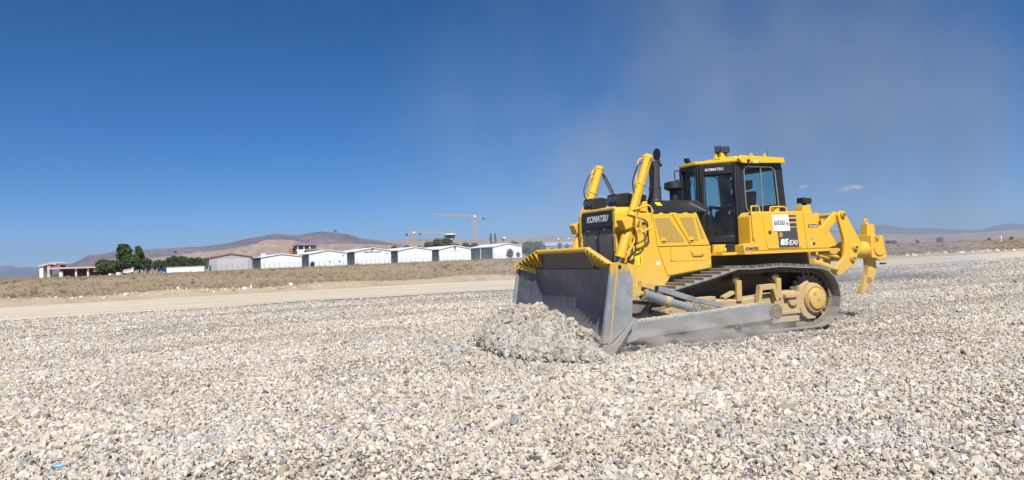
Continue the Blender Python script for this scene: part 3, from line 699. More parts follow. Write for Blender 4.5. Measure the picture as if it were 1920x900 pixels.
# --- lift cylinders
def lift(s):
    y = s * 0.85; top = Vector((1.20, y, 3.45)); bot = Vector((1.91, y, 1.61)); d = (bot - top).normalized()
    def P(z): return top + d * ((z - top.z) / d.z)
    c = MB().cyl(top, P(2.36), 0.084, seg=24).cyl(P(2.40), P(2.33), 0.098, seg=24).cyl(P(2.33), P(2.08), 0.056).cyl(P(2.10), P(1.98), 0.058, 0.092).cyl(P(1.98), P(1.62), 0.090, seg=24).cyl(P(1.66), P(1.58), 0.100)
    c.cyl(P(2.93), P(2.90), 0.096, seg=24).cyl(P(3.46), P(3.40), 0.092, seg=24)
    Lc = c.build('lift_cylinder', M['yellow'] if s > 0 else M['yellow'], B, 0.004)
    MB().cyl(P(1.60), (2.28, y, 0.90), 0.042).build('rod', M['chrome'], Lc)
    MB().box(P(2.18) + Vector((0.12, s * 0.02, 0.02)), (0.17, 0.22, 0.20), Matrix.Rotation(R(20), 3, 'Y')).box(P(2.20) + Vector((-0.14, 0, 0.0)), (0.12, 0.20, 0.16)).build('trunnion_block', M['yellow'], Lc, 0.012)
    for q in (0.0, 0.035, -0.04):
        MB().cyl(P(2.2 + q) + Vector((-0.12, s * 0.10, 0.02)), P(2.2 + q) + Vector((-0.12, s * 0.15, 0.02)), 0.018, seg=6).build('bolt', M['chrome'], Lc)
    o = Vector((0.03, s * 0.11, 0.04))
    MB().tube(rounded([P(3.38) + Vector((0, s * .09, 0)), P(3.36) + o * 1.3, P(3.2) + o * 1.1, P(2.4) + o * 1.1], 0.05), 0.016).build('steel_pipe', M['yellow'], Lc)
    MB().tube(rounded([P(3.4) + Vector((0.09, 0, 0)), P(3.36) + Vector((0.17, -s * .03, 0.03)), P(3.1) + Vector((0.14, -s * .03, 0)), P(2.95) + Vector((0.10, -s * .02, 0))], 0.06), 0.014).build('steel_pipe', M['yellow'], Lc)
    for k, off in enumerate((0.0, 0.055)):
        a = P(3.22) + Vector((-0.12 - off, -s * 0.02, 0)); e = Vector((0.98 - off, s * 0.42, 2.55))
        MB().tube(rounded([P(3.35) + Vector((-0.08, 0, 0)), a + Vector((-0.03, 0, 0.02)), (a + e) / 2 + Vector((-0.04, 0, -0.1)), e + Vector((0.02, s * 0.1, 0.12)), e], 0.2, 6), 0.017).build('hose', M['rubber'], Lc)
    MB().tube(rounded([P(3.30) + Vector((0.1, 0, 0.02)), P(3.28) + Vector((0.2, s * 0.03, 0)), P(2.95) + Vector((0.22, s * 0.03, 0)), P(2.75) + Vector((0.08, 0, 0))], 0.15, 6), 0.012).build('hose', M['rubber'], Lc)
    for q in (2.915, 3.43):
        MB().box(P(q) + Vector((0.10, 0, 0.0)), (0.05, 0.05, 0.05)).build('clamp', M['yellow'], Lc, 0.004)
    # hoses round the yoke
    for k in range(1):
        MB().tube(rounded([P(2.25) + Vector((-0.14, s * (0.02 + .05 * k), 0.05)), P(2.35) + Vector((-0.34, s * (0.02 + .05 * k), -0.1)), P(2.2) + Vector((-0.36, s * .02, -0.3 - .05 * k)), P(2.0) + Vector((-0.12, s * .02, -0.2))], 0.18, 6), 0.012).build('hose', M['rubber'], Lc)
    MB().tube(rounded([P(2.1) + Vector((-0.10, s * 0.06, 0)), (1.62, s * 0.88, 1.85), (1.55, s * 0.86, 1.68), (1.78, s * .84, 1.56), (1.66, s * .80, 1.46), (1.56, s * .78, 1.52)], 0.12, 6), 0.013).build('hose', M['rubber'], Lc)
    MB().tube(rounded([P(1.98) + Vector((-0.09, s * 0.08, 0)), P(1.9) + Vector((-0.16, s * 0.08, 0)), P(1.72) + Vector((-0.12, s * .09, 0)), P(1.66) + Vector((-.05, s * .09, 0))], 0.05), 0.017).build('steel_pipe', M['yellow'], Lc)
mir(lift)

# --- hood and radiator guard
HY = 0.70
h = MB(); h.prism([(1.66, 0.78), (1.66, 2.40), (1.08, 2.40), (0.02, 2.40), (-0.28, 1.74), (-0.28, 1.30), (0.70, 1.19), (0.95, 0.85)], -HY, HY)
hood = h.build('hood', M['yellow'], B, 0.02)
g = MB(); g.prism(rpoly([(-0.66, 1.2), (-0.66, 2.42), (-0.60, 2.53), (0.60, 2.53), (0.66, 2.42), (0.66, 1.2)], 0.06), 1.10, 1.83, 'x')
rg = g.build('radiator_guard', M['yellow'], B, 0.025, seg=3)
fr = MB(); fr.b6(1.825, 1.87, 0.575, 0.665, 0.70, 2.44).b6(1.825, 1.87, -0.665, -0.575, 0.70, 2.44)
fr.b6(1.2, 1.826, -0.66, 0.66, 0.70, 1.205)
fr.build('guard_frame', M['yellow'], rg, 0.01)
MB().b6(1.832, 1.878, -0.54, 0.57, 2.155, 2.475).build('sign_plate', M['black'], rg, 0.012)
text('KOMATSU', 'name_lettering', M['white'], (1.8785, -0.33, 2.27), (0, 1, 0), (0, 0.0, 1), 0.125, 0.78, rg, 0.03, 0.28)
for y0, y1 in ((-0.55, 0.015), (0.045, 0.57)):
    MB().b6(1.83, 1.85, y0, y1, 0.75, 2.13).build('grille', M['mesh_black'], rg)
mb = MB().b6(1.83, 1.872, 0.016, 0.044, 0.75, 2.14)
for zz in (2.13, 0.76): mb.b6(1.83, 1.868, -0.57, 0.57, zz - 0.02, zz + 0.02)
mb.build('grille_frame', M['black'], rg, 0.004)
for yy, zz in ((-0.585, 2.0), (-0.585, 1.75), (0.60, 2.0), (0.60, 1.72), (0.0, 1.98), (-.3, 2.12), (.3, 2.12)):
    MB().cyl((1.86, yy, zz), (1.885, yy, zz), 0.017, seg=8).build('bolt', M['chrome'], rg)
# dark slots beside the cylinder mount
for s in (1, -1):
    MB().prism(rpoly([(1.60, 2.40), (1.42, 2.40), (1.42, 2.25), (1.60, 2.25)], 0.03), s * 0.655, s * 0.672).build('vent', M['black'], rg)
    MB().prism([(1.55, 0.95), (1.82, 1.05), (1.80, 1.95), (1.74, 2.25), (1.60, 2.25), (1.52, 1.9)], s * 0.66, s * 0.76).build('cylinder_mount', M['yellow'], rg, 0.02)
# upper engine cover
e = MB(); e.prism([(-0.69, 2.402), (-0.62, 2.50), (-0.40, 2.66), (0.40, 2.66), (0.62, 2.50), (0.69, 2.402)], 1.02, -0.30, 'x')
eng = e.build('engine_cover', M['black'], B, 0.02)
MB().b6(0.62, 0.80, 0.51, 0.53, 2.55, 2.62) if 0 else None
MB().box((0.78, 0.52, 2.58), (0.12, 0.12, 0.004), Matrix.Rotation(R(-36), 3, 'X')).build('warning_sticker', M['warn'], eng)
MB().tube([(0.02, 0.50, 2.60), (-0.08, 0.60, 2.52), (-0.20, 0.70, 2.42)], 0.010).build('steel_pipe', M['alu'], eng)
for s in (1, -1):
    y = s * HY; o_ = s * 0.012
    def panel(name, poly, mat, a, b2, par=hood, bev=0.004): return MB().prism(poly, y + s * a, y + s * b2).build(name, mat, par, bev)
    def inset(poly, k): 
        c = Vector((sum(p[0] for p in poly) / len(poly), sum(p[1] for p in poly) / len(poly)))
        out = []
        for p in poly: d = Vector(p) - c; out.append(tuple(c + d * (1 - k / d.length)))
        return out
    d1 = [(1.055, 2.372), (0.650, 2.385), (0.225, 1.765), (0.985, 1.765)]
    d2 = [(0.622, 2.385), (0.055, 2.388), (-0.255, 1.765), (0.205, 1.765)]
    lo = [(0.975, 1.742), (-0.270, 1.742), (-0.270, 1.325), (0.78, 1.21)]
    A1 = panel('side_door', rpoly(d1, 0.02), M['yellow'], 0.0, 0.018); A2 = panel('side_door', rpoly(d2, 0.02), M['yellow'], 0.0, 0.018)
    A3 = panel('lower_panel', rpoly(lo, 0.02), M['yellow'], 0.0, 0.016)
    panel('mesh_panel', rpoly([(1.035, 2.295), (0.70, 2.30), (0.345, 1.835), (0.91, 1.835)], 0.03), M['mesh_yellow'], 0.016, 0.021, A1, 0)
    panel('mesh_panel', rpoly([(0.46, 2.305), (0.135, 2.315), (0.015, 1.835), (0.215, 1.875)], 0.03), M['mesh_yellow'], 0.016, 0.021, A2, 0)
    panel('mesh_panel', rpoly([(0.045, 2.315), (-0.125, 1.885), (-0.045, 1.885), (0.075, 2.30)], 0.02), M['mesh_yellow'], 0.016, 0.021, A2, 0)
    for A_, xc in ((A1, 0.85), (A2, 0.19)):
        panel('latch', rpoly([(xc - .055, 1.83), (xc + .055, 1.83), (xc + .055, 1.925), (xc - .055, 1.925)], 0.012), M['yellow'], 0.018, 0.030, A_)
        panel('latch_slot', [(xc - .038, 1.845), (xc + .038, 1.845), (xc + .038, 1.865), (xc - .038, 1.865)], M['black'], 0.030, 0.034, A_, 0)
    for x0 in (0.99, 0.75, 0.44, 0.17):
        panel('hinge', [(x0 - .07, 2.386), (x0 + .07, 2.386), (x0 + .07, 2.405), (x0 - .07, 2.405)], M['black'], 0.004, 0.024, hood, 0)
    for x0, z0 in ((-0.235, 1.70), (-0.235, 1.53), (-0.235, 1.38), (0.67, 1.51)):
        MB().cyl((x0, y + s * .016, z0), (x0, y + s * .028, z0), 0.022, seg=12).build('bolt', M['yellow'], A3)
    panel('seam', [(0.703, 1.70), (0.697, 1.70), (0.697, 1.475), (-0.2, 1.468), (-0.2, 1.463), (0.703, 1.469)], M['inner'], 0.016, 0.0175, A3, 0)
    MB().tube(rounded([(0.205, y + s * .015, 1.70), (0.20, y + s * .05, 1.615), (0.17, y + s * .06, 1.60), (-0.04, y + s * .06, 1.60), (-0.07, y + s * .05, 1.615), (-0.08, y + s * .015, 1.70)], 0.03), 0.012).build('grab_handle', M['yellow'], A3)
    panel('mesh_panel', rpoly([(1.285, 2.27), (1.22, 2.27), (1.14, 1.83), (1.29, 1.83)], 0.02), M['mesh_yellow'], 0.0, 0.006, hood, 0)
    panel('warning_sticker', rpoly([(1.500, 1.77), (1.342, 1.765), (1.350, 1.625), (1.506, 1.622)], 0.01), M['warn'], 0.0, 0.0045, hood, 0)
    tri = MB()
    for p, q in (((1.425, 1.765), (1.485, 1.64)), ((1.485, 1.64), (1.365, 1.64)), ((1.365, 1.64), (1.425, 1.765))):
        tri.beam((p[0], y + s * .006, p[1]), (q[0], y + s * .006, q[1]), 0.003, 0.009, (0, 1, 0)) if False else tri.beam((p[0], y + s * .0055, p[1]), (q[0], y + s * .0055, q[1]), 0.003, 0.009)
    tri.build('warning_triangle', M['blackprint'], hood)
    panel('warning_sticker', rpoly([(1.495, 1.598), (1.33, 1.592), (1.338, 1.425), (1.502, 1.43)], 0.01), M['warn'], 0.0, 0.0045, hood, 0)
    pic = MB().b6(1.365, 1.38, y + s * .0045, y + s * .007, 1.45, 1.545)
    pic.cyl((1.372, y + s * .0045, 1.565), (1.372, y + s * .007, 1.565), 0.013, seg=10)
    pic.b6(1.40, 1.41, y + s * .0045, y + s * .007, 1.495, 1.505).b6(1.42, 1.43, y + s * .0045, y + s * .007, 1.495, 1.505)
    pic.b6(1.455, 1.462, y + s * .0045, y + s * .007, 1.45, 1.54).b6(1.462, 1.482, y + s * .0045, y + s * .007, 1.45, 1.456)
    pic.build('pictogram', M['blackprint'], hood)
    panel('warning_sticker', [(1.31, 1.79), (1.255, 1.79), (1.26, 1.72), (1.315, 1.72)], M['warn'], 0.0, 0.0045, hood, 0)
    panel('paper_label', [(1.018, 1.475), (0.94, 1.475), (0.945, 1.415), (1.02, 1.415)], M['white'], 0.0, 0.0045, hood, 0)
    # post in front of the slot, and the handrail
    MB().prism([(1.33, 2.44), (1.22, 2.42), (1.16, 2.42), (1.16, 2.62), (1.25, 2.62)], s * 0.62, s * 0.70).build('rail_post', M['yellow'], hood, 0.01)
    MB().tube(rounded([(1.62, s * .80, 2.40), (1.66, s * .95, 2.44), (1.31, s * .95, 2.53), (1.245, s * .95, 2.456), (1.255, s * .95, 2.13), (1.53, s * .95, 2.015), (1.60, s * .93, 2.06), (1.585, s * .93, 2.43)], 0.06), 0.018).build('handrail', M['yellow'], B)

# --- lights on the hood
def hood_light(y, x=1.62, w=0.30, d=0.36, hh=0.20, zb=2.55):
    MB().b6(x - 0.06, x + 0.06, y - 0.05, y + 0.05, 2.50, zb + 0.02).build('stem', M['yellow'], hood)
    L = MB().prism([(x + d / 2, zb + 0.02), (x + d / 2 - 0.05, zb), (x - d / 2, zb + 0.03), (x - d / 2 - 0.02, zb + hh - 0.03), (x - d / 2 + 0.08, zb + hh), (x + d / 2 - 0.02, zb + hh - 0.02)], y - w / 2, y + w / 2).build('work_light', M['rubber'], B, 0.02)
    for k in (-1, 1):
        MB().cyl((x + d / 2 - 0.01, y + k * w * 0.24, zb + hh * 0.5), (x + d / 2 + 0.004, y + k * w * 0.24, zb + hh * 0.5), w * 0.20, seg=18).build('lens', M['lens'], L)
hood_light(-0.43, w=0.32, hh=0.23); hood_light(0.45, w=0.34, hh=0.24); hood_light(0.62, 1.28, 0.16, 0.20, 0.16, 2.60)

# --- exhaust and precleaner
ex = MB().cyl((0.50, 0.05, 2.62), (0.50, 0.05, 2.93), 0.118, seg=28).cyl((0.50, 0.05, 2.93), (0.50, 0.05, 3.46), 0.105, seg=28).cyl((0.50, 0.05, 2.91), (0.50, 0.05, 2.95), 0.125, seg=28).cyl((0.50, 0.05, 2.62), (0.5, 0.05, 2.70), 0.16, 0.12, seg=28)
ex.cyl((0.50, 0.05, 3.44), (0.50, 0.05, 3.47), 0.112, seg=28)
exh = ex.build('exhaust_pipe', plain('exhaust grey', (0.055, 0.055, 0.06), 0.5), B)
MB().cyl((0.42, 0.05, 3.61), (0.43, 0.05, 3.61), 0.122, seg=28).build('rain_cap', M['black'], exh)
MB().beam((0.40, 0.05, 3.55), (0.36, 0.05, 3.43), 0.02, 0.03).prism([(0.42, 3.46), (0.30, 3.40), (0.34, 3.36), (0.42, 3.38)], 0.03, 0.07).build('cap_hinge', M['black'], exh)
MB().cyl((0.0, 0.0, 2.93), (0.0, 0.0, 3.05), 0.20, 0.19, seg=28).cyl((0, 0, 3.05), (0, 0, 3.075), 0.19, 0.12, seg=28).cyl((0, 0, 2.89), (0, 0, 2.93), 0.12, 0.2, seg=28).cyl((0, 0, 2.64), (0, 0, 2.90), 0.095, seg=20).build('air_precleaner', M['rubber'], B)

# --- body between the tracks
MB().b6(-3.0, 1.55, -0.60, 0.60, 0.45, 1.54).build('main_frame', M['inner'], B, 0.02)
# --- fenders and tanks
tank_poly = rpoly([(-0.80, 1.603), (-0.80, 2.28), (-0.90, 2.365), (-2.17, 2.365), (-2.43, 2.362), (-2.90, 1.72), (-2.90, 1.603)], 0.03)
def tank(s):
    T = MB().prism(tank_poly, s * 0.90, s * 1.25).build('side_tank', M['yellow'], B, 0.03, seg=3)
    MB().prism([(-0.62, 1.603), (-0.62, 1.735), (-0.81, 1.76), (-0.81, 1.603)], s * 1.0, s * 1.25).build('step_box', M['yellow'], T, 0.01)
    y = s * 1.25
    f_ = MB().b6(-2.86, -0.62, s * 0.62, s * 1.27, 1.545, 1.601)
    F = f_.build('fender', M['yellow'], B, 0.008)
    MB().prism([(-2.86, 1.545), (-2.86, 1.60), (-3.12, 1.60), (-3.16, 1.56), (-3.0, 1.46), (-2.86, 1.50)], s * 0.95, s * 1.27).build('fender_end', M['yellowdusty'], F, 0.01)
    # door outline as a raised sheet, seams
    MB().prism(rpoly([(-1.115, 2.30), (-2.07, 2.29), (-2.115, 1.64), (-1.20, 1.64)], 0.06), y, y + s * 0.012).build('tank_door', M['yellow'], T, 0.004)
    MB().prism([(-2.165, 2.366), (-2.171, 2.366), (-2.255, 1.604), (-2.249, 1.604)], y, y + s * 0.002).build('seam', M['inner'], T)
    MB().b6(-1.24, -1.31, y + s * .012, y + s * .024, 1.93, 1.99).build('latch', M['inner'], T, 0.004)
    MB().tube(rounded([(-0.92, s * 1.22, 1.80), (-0.85, s * 1.27, 1.83), (-0.82, s * 1.27, 2.47), (-1.09, s * 1.2, 2.475), (-1.10, s * 1.2, 2.35)], 0.05), 0.016).build('handrail', M['yellow'], B)
    MB().tube(rounded([(-1.46, s * 1.1, 2.35), (-1.47, s * 1.1, 2.468), (-1.88, s * 1.1, 2.468), (-1.90, s * 1.1, 2.35)], 0.05), 0.015).build('handrail', M['yellow'], B)
    MB().cyl((-1.68, s * 1.02, 2.36), (-1.68, s * 1.02, 2.44), 0.08).build('filler_cap', M['yellow'], T, 0.01)
    # steps below the cab
    st = MB().b6(-0.62, -0.27, s * 0.62, s * 1.05, 1.545, 1.60)
    st.prism([(-0.30, 1.602), (-0.30, 1.76), (-0.60, 1.76), (-0.52, 1.602)], s * 0.71, s * 0.78)
    st.build('step', M['yellow'], F, 0.006)
    for k in range(3): MB().prism([(-0.34 - k * .09, 1.62), (-0.34 - k * .09, 1.69), (-0.41 - k * .09, 1.69), (-0.41 - k * .09, 1.62)], s * 0.78, s * 0.80).build('step_slot', M['yellowdusty'], F, 0.004)
    return T
T1 = tank(1); T2 = tank(-1)
yy = 1.262
MB().prism([(-1.50, 1.655), (-1.475, 1.99), (-1.78, 1.99), (-1.79, 2.045), (-1.985, 2.045), (-2.025, 1.655)], yy, yy + 0.003).build('model_decal', M['greydecal'], T1)
for z0, z1, mt, xo in ((2.253, 2.292, 'plum', 0.0), (2.160, 2.218, 'navy', 0.006), (2.065, 2.130, 'navy', 0.012)):
    MB().prism([(-1.76 - xo, z0), (-1.76 - xo, z1), (-1.968 - xo, z1), (-1.973 - xo, z0)], yy, yy + 0.003).build('stripe', M[mt], T1)
text('D', 'model_lettering', M['letteryellow'], (-1.515, yy + 0.003, 1.865), (-1, 0, 0), (0, 0, 1), 0.085, 0.085, T1, 0.04, 0.18)
text('85', 'model_lettering', M['white'], (-1.535, yy + 0.003, 1.70), (-1, 0, 0), (0, 0, 1), 0.125, 0.215, T1, 0.05, 0.15)
text('EXi', 'model_lettering', M['white'], (-1.765, yy + 0.003, 1.70), (-1, 0, 0), (0, 0, 1), 0.095, 0.225, T1, 0.02, 0.15)
text('KOMATSU', 'name_lettering', M['navy'], (-0.655, 1.2515, 1.628), (-1, 0, 0), (0, 0, 1), 0.058, 0.33, T1, 0.045, 0.2)
pl = MB().prism([(-1.335, 2.295), (-1.765, 2.30), (-1.80, 1.98), (-1.365, 1.975)], yy + 0.0035, yy + 0.008).build('white_placard', M['white'], T1)
for k, ch in enumerate('TAV'):
    x0 = -1.385 - k * 0.098
    MB().prism([(x0, 2.10), (x0, 2.185), (x0 - 0.082, 2.185), (x0 - 0.082, 2.10)], yy + 0.008, yy + 0.010).build('logo_square', M['greyprint'], pl)
    text(ch, 'logo_lettering', M['white'], (x0 - 0.016, yy + 0.010, 2.112), (-1, 0, 0), (0, 0, 1), 0.060, 0.052, pl, 0.03)
MB().prism([(-1.69, 2.135), (-1.755, 2.15), (-1.74, 2.07)], yy + 0.008, yy + 0.010).build('logo_arrow', M['redprint'], pl)
MB().b6(-1.69, -1.745, yy + .008, yy + .0095, 2.185, 2.190).b6(-1.40, -1.47, yy + .008, yy + .0095, 2.075, 2.082).b6(-1.69, -1.745, yy + .008, yy + .0095, 2.172, 2.177).build('small_print', M['lightgreyprint'], pl)
MB().prism([(-2.305, 2.095), (-2.59, 2.10), (-2.585, 2.045), (-2.30, 2.035)], 1.25, 1.2535).build('badge', M['blackprint'], T1)
text('ecot3', 'badge_lettering', M['white'], (-2.325, 1.2535, 2.052), (-1, 0, 0), (0, 0, 1), 0.034, 0.24, T1, 0.03, 0.2)
MB().b6(-2.36, -2.43, 1.25, 1.254, 1.80, 1.828).build('paper_label', M['lightgreyprint'], T1)
MB().cyl((-2.44, 1.25, 1.71), (-2.44, 1.258, 1.71), 0.028, seg=14).build('key_hole', M['black'], T1)
MB().b6(-2.35, -2.375, 1.25, 1.255, 1.69, 1.73).build('paper_label', M['white'], T1)
# rear deck and rear lamp
MB().prism([(-2.20, 1.60), (-2.20, 2.34), (-2.43, 2.34), (-2.88, 1.72), (-2.88, 1.60)], -0.9, 0.9).build('rear_deck', M['yellow'], B, 0.02)
MB().prism([(-2.44, 2.36), (-2.46, 2.50), (-2.66, 2.50), (-2.72, 2.30), (-2.62, 2.0), (-2.44, 2.2)], 0.78, 1.0).build('lamp_stand', M['yellow'], B, 0.01)
L = MB().box((-2.60, 0.90, 2.60), (0.22, 0.20, 0.11), Matrix.Rotation(R(-6), 3, 'Y')).b6(-2.57, -2.63, 0.86, 0.94, 2.49, 2.56).build('rear_light', M['rubber'], B, 0.012)
MB().box((-2.714, 0.90, 2.605), (0.006, 0.16, 0.08), Matrix.Rotation(R(-6), 3, 'Y')).build('lens', M['lens'], L)

# --- cab
CF, CM_, CR = (-0.40, 0.26), (-0.95, 0.85), (-2.08, 0.85)
c = MB()
low = [(-0.36, -0.26), (-0.36, 0.26), (-0.93, 0.86), (-2.20, 0.86), (-2.20, -0.86), (-0.93, -0.86)]
c.prism(low, 1.60, 1.80, 'z')
cab = c.build('cab', M['cabblack'], B, 0.015)
def pillar(a, b, w=0.09, d=0.09, ang=0.0, name='pillar'): return MB().beam(a, b, w, d, (math.cos(ang), math.sin(ang), 0)).build(name, M['cabblack'], cab, 0.012)
for s in (1, -1):
    pillar((-0.40, s * 0.25, 1.8), (-0.42, s * 0.25, 3.38), 0.07, 0.08)
    pillar((-0.985, s * 0.83, 1.8), (-0.975, s * 0.82, 3.38), 0.085, 0.13)
    # angled door: frame around a pane
    D0 = Vector((-0.425, s * 0.285, 0)); D1 = Vector((-0.93, s * 0.835, 0)); dr = (D1 - D0); Ld = dr.length; dr.normalize(); nr = Vector((dr.y * -s, dr.x * s, 0))
    if nr.x < 0: nr = -nr
    nr = Vector((abs(nr.x), s * abs(nr.y), 0))
    def dp(t, z, o=0.0): p = D0 + dr * t + nr * o; return Vector((p.x, p.y, z))
    outer = [(0.0, 1.80), (Ld, 1.80), (Ld, 3.37), (0.0, 3.37)]; inner = rpoly([(0.085, 1.93), (0.60, 1.93), (0.64, 2.2), (0.62, 3.17), (0.085, 3.17)], 0.06, 3)
    fm = MB()
    for seg_ in (((0.0, 1.8), (0.085, 3.37)), ((0.635, 1.8), (Ld, 3.37)), ((0.085, 1.8), (0.635, 1.93)), ((0.085, 3.17), (0.635, 3.37))):
        (t0, z0), (t1, z1) = seg_; q = [dp(t0, z0), dp(t1, z0), dp(t1, z1), dp(t0, z1)]; w = [p + nr * 0.045 for p in q]
        fm.add(q + w, [(0, 1, 2, 3), (7, 6, 5, 4), (0, 4, 5, 1), (1, 5, 6, 2), (2, 6, 7, 3), (3, 7, 4, 0)])
    door = fm.build('door', M['cabblack'], cab, 0.008)
    raw('pane', [dp(0.08, 1.92, .02), dp(0.64, 1.92, .02), dp(0.64, 3.18, .02), dp(0.08, 3.18, .02)], [(0, 1, 2, 3)], M['glass'], door)
    MB().tube([dp(0.60, 2.40, 0.05), dp(0.57, 2.41, 0.09), dp(0.55, 2.38, 0.09), dp(0.57, 2.35, 0.09)], 0.010).build('door_handle', M['alu'], door)
    MB().tube([dp(0.05, 3.05, .06), dp(0.05, 2.9, .08), dp(0.045, 2.4, .07)], 0.012).build('wiper', M['rubber'], door)
    MB().tube(rounded([dp(0.70, 3.30, .06), dp(0.69, 2.9, .10), dp(0.71, 2.5, .08), dp(0.70, 1.95, .09)], 0.1), 0.024).build('drain_hose', M['rubber'], cab)
    # side wall with the sliding window
    w = MB(); y0, y1 = s * 0.80, s * 0.85
    w.prism([(-1.04, 1.80), (-1.04, 2.37), (-2.16, 2.37), (-2.20, 1.80)], y0, y1)
    w.prism([(-1.04, 3.30), (-1.04, 3.38), (-2.06, 3.38), (-2.07, 3.30)], y0, y1)
    w.prism([(-1.04, 2.37), (-1.08, 2.37), (-1.06, 3.30), (-1.04, 3.30)], y0, y1)
    w.prism([(-1.945, 2.37), (-2.16, 2.37), (-2.07, 3.30), (-1.87, 3.30)], y0, y1)
    w.build('side_wall', M['cabblack'], cab, 0.004)
    win = MB().tube(rounded([(-1.5, y1 + s * .006, 3.295), (-1.80, y1 + s * .006, 3.295), (-1.875, y1 + s * .006, 3.22), (-1.945, y1 + s * .006, 2.45), (-1.90, y1 + s * .006, 2.38), (-1.15, y1 + s * .006, 2.38), (-1.085, y1 + s * .006, 2.46), (-1.065, y1 + s * .006, 3.23), (-1.12, y1 + s * .006, 3.295), (-1.5, y1 + s * .006, 3.295)], 0.06), 0.014, 6).build('side_window', M['alu'], cab)
    MB().beam((-1.50, y1 + s * .004, 3.29), (-1.515, y1 + s * .004, 2.39), 0.012, 0.03).build('centre_bar', M['alu'], win)
    raw('pane', [(-1.06, y1 - s * .02, 2.37), (-1.95, y1 - s * .02, 2.37), (-1.87, y1 - s * .02, 3.30), (-1.06, y1 - s * .02, 3.30)], [(0, 1, 2, 3)], M['glass'], win)
    MB().prism([(-1.66, 2.40), (-1.70, 2.52), (-1.93, 2.54), (-2.13, 2.50), (-2.14, 2.40)], s * 0.5, s * 0.78).build('window_shelf', M['inner'], cab, 0.02)
# windshield
raw('windshield', [(-0.405, -0.24, 2.0), (-0.405, 0.24, 2.0), (-0.415, 0.24, 3.30), (-0.415, -0.24, 3.30)], [(0, 1, 2, 3)], M['glass'], cab)
MB().beam((-0.40, -0.25, 3.34), (-0.40, 0.25, 3.34), 0.05, 0.08).b6(-0.44, -0.37, -0.25, 0.25, 1.8, 2.0).build('windshield_frame', M['cabblack'], cab, 0.006)
MB().tube([(-0.36, 0.2, 3.30), (-0.355, 0.05, 2.9), (-0.355, 0.02, 2.5)], 0.009).tube([(-0.37, 0.22, 3.32), (-0.33, 0.24, 3.0), (-0.345, 0.25, 2.5)], 0.012).build('wiper', M['rubber'], cab)
# rear wall: frame and pane
rw = MB().b6(-2.16, -2.10, -0.80, 0.80, 1.8, 2.40); rw.b6(-2.10, -2.04, -0.80, 0.80, 3.26, 3.38)
for q in (-0.80, 0.74): rw.b6(-2.14, -2.06, q, q + 0.06, 2.40, 3.28)
rw.build('rear_wall', M['cabblack'], cab, 0.005)
raw('rear_pane', [(-2.12, -0.75, 2.4), (-2.12, 0.75, 2.4), (-2.07, 0.75, 3.27), (-2.07, -0.75, 3.27)], [(0, 1, 2, 3)], M['glass'], cab)
# roof
rf = MB().prism([(-0.35, -0.26), (-0.35, 0.26), (-0.90, 0.90), (-2.08, 0.90), (-2.08, -0.90), (-0.90, -0.90)], 3.38, 3.45, 'z')
roof = rf.build('roof', M['yellowclean'], cab, 0.02, seg=3)
MB().prism([(-0.98, -0.74), (-0.80, -0.4), (-0.80, 0.4), (-0.98, 0.74), (-1.95, 0.74), (-1.95, -0.74)], 3.452, 3.515, 'z').build('roof_cap', M['yellowclean'], roof, 0.018)
MB().prism([(-0.93, 3.36), (-0.86, 3.44), (-0.92, 3.50), (-2.05, 3.475), (-2.07, 3.37), (-1.02, 3.345)], 0.90, 0.955).build('side_rail', M['yellowclean'], roof, 0.01)
MB().b6(-1.20, -1.34, 0.955, 0.985, 3.345, 3.405).build('marker_lamp', M['amber'], roof, 0.006)
MB().b6(-1.17, -1.215, 0.955, 0.97, 3.345, 3.40).b6(-1.325, -1.37, 0.955, 0.97, 3.345, 3.40).build('lamp_bracket', M['alu'], roof)
MB().b6(-1.07, -1.12, 0.955, 0.985, 3.37, 3.42).cyl((-1.09, 0.97, 3.37), (-1.09, 0.97, 3.28), 0.014).build('camera', M['rubber'], roof)
for x0 in (-1.50, -1.86):
    MB().tube([(x0 - 0.03 * math.cos(a), 0.62, 3.565 + 0.03 * math.sin(a)) for a in np.linspace(0, 2 * PI, 12, endpoint=False)], 0.012, 6, True).b6(x0 - .035, x0 + .035, 0.61, 0.63, 3.52, 3.54).build('lifting_eye', M['yellowclean'], roof)
MB().cyl((-2.0, 0.55, 3.47), (-2.0, 0.55, 3.75), 0.006, 0.003, seg=6).cyl((-2.0, .55, 3.47), (-2.0, .55, 3.53), 0.012, seg=8).build('antenna', M['black'], roof)
MB().cyl((-1.75, 0.3, 3.5), (-1.75, 0.3, 3.62), 0.008, seg=6).build('antenna', M['black'], roof)
MB().prism([(-0.62, 3.47), (-0.66, 3.60), (-0.95, 3.60), (-0.98, 3.47)], 0.50, 0.54).build('lamp_bracket', M['yellowclean'], roof, 0.004)
for x0, tw in ((-0.70, 24), (-0.90, 40)):
    Rz = Matrix.Rotation(R(tw), 3, 'Z')
    L = MB().box((x0, 0.56, 3.665), (0.09, 0.13, 0.13), Rz).box((x0, 0.56, 3.585), (0.03, 0.03, 0.06)).build('roof_light', M['rubber'], roof, 0.02)
    MB().box(Vector((x0, 0.56, 3.665)) + Rz @ Vector((0.048, 0, 0)), (0.006, 0.10, 0.10), Rz).build('lens', M['lens'], L)
MB().prism([(-0.44, 3.44), (-0.38, 3.47), (-0.34, 3.55), (-0.39, 3.57), (-0.46, 3.48)], -0.10, 0.02).build('front_light', M['rubber'], roof, 0.01)
text('KOMATSU', 'name_lettering', M['white'], (-0.455, 0.425, 3.235), (-0.676, 0.737, 0), (0, 0, 1), 0.055, 0.36, cab, 0.015, 0.2)
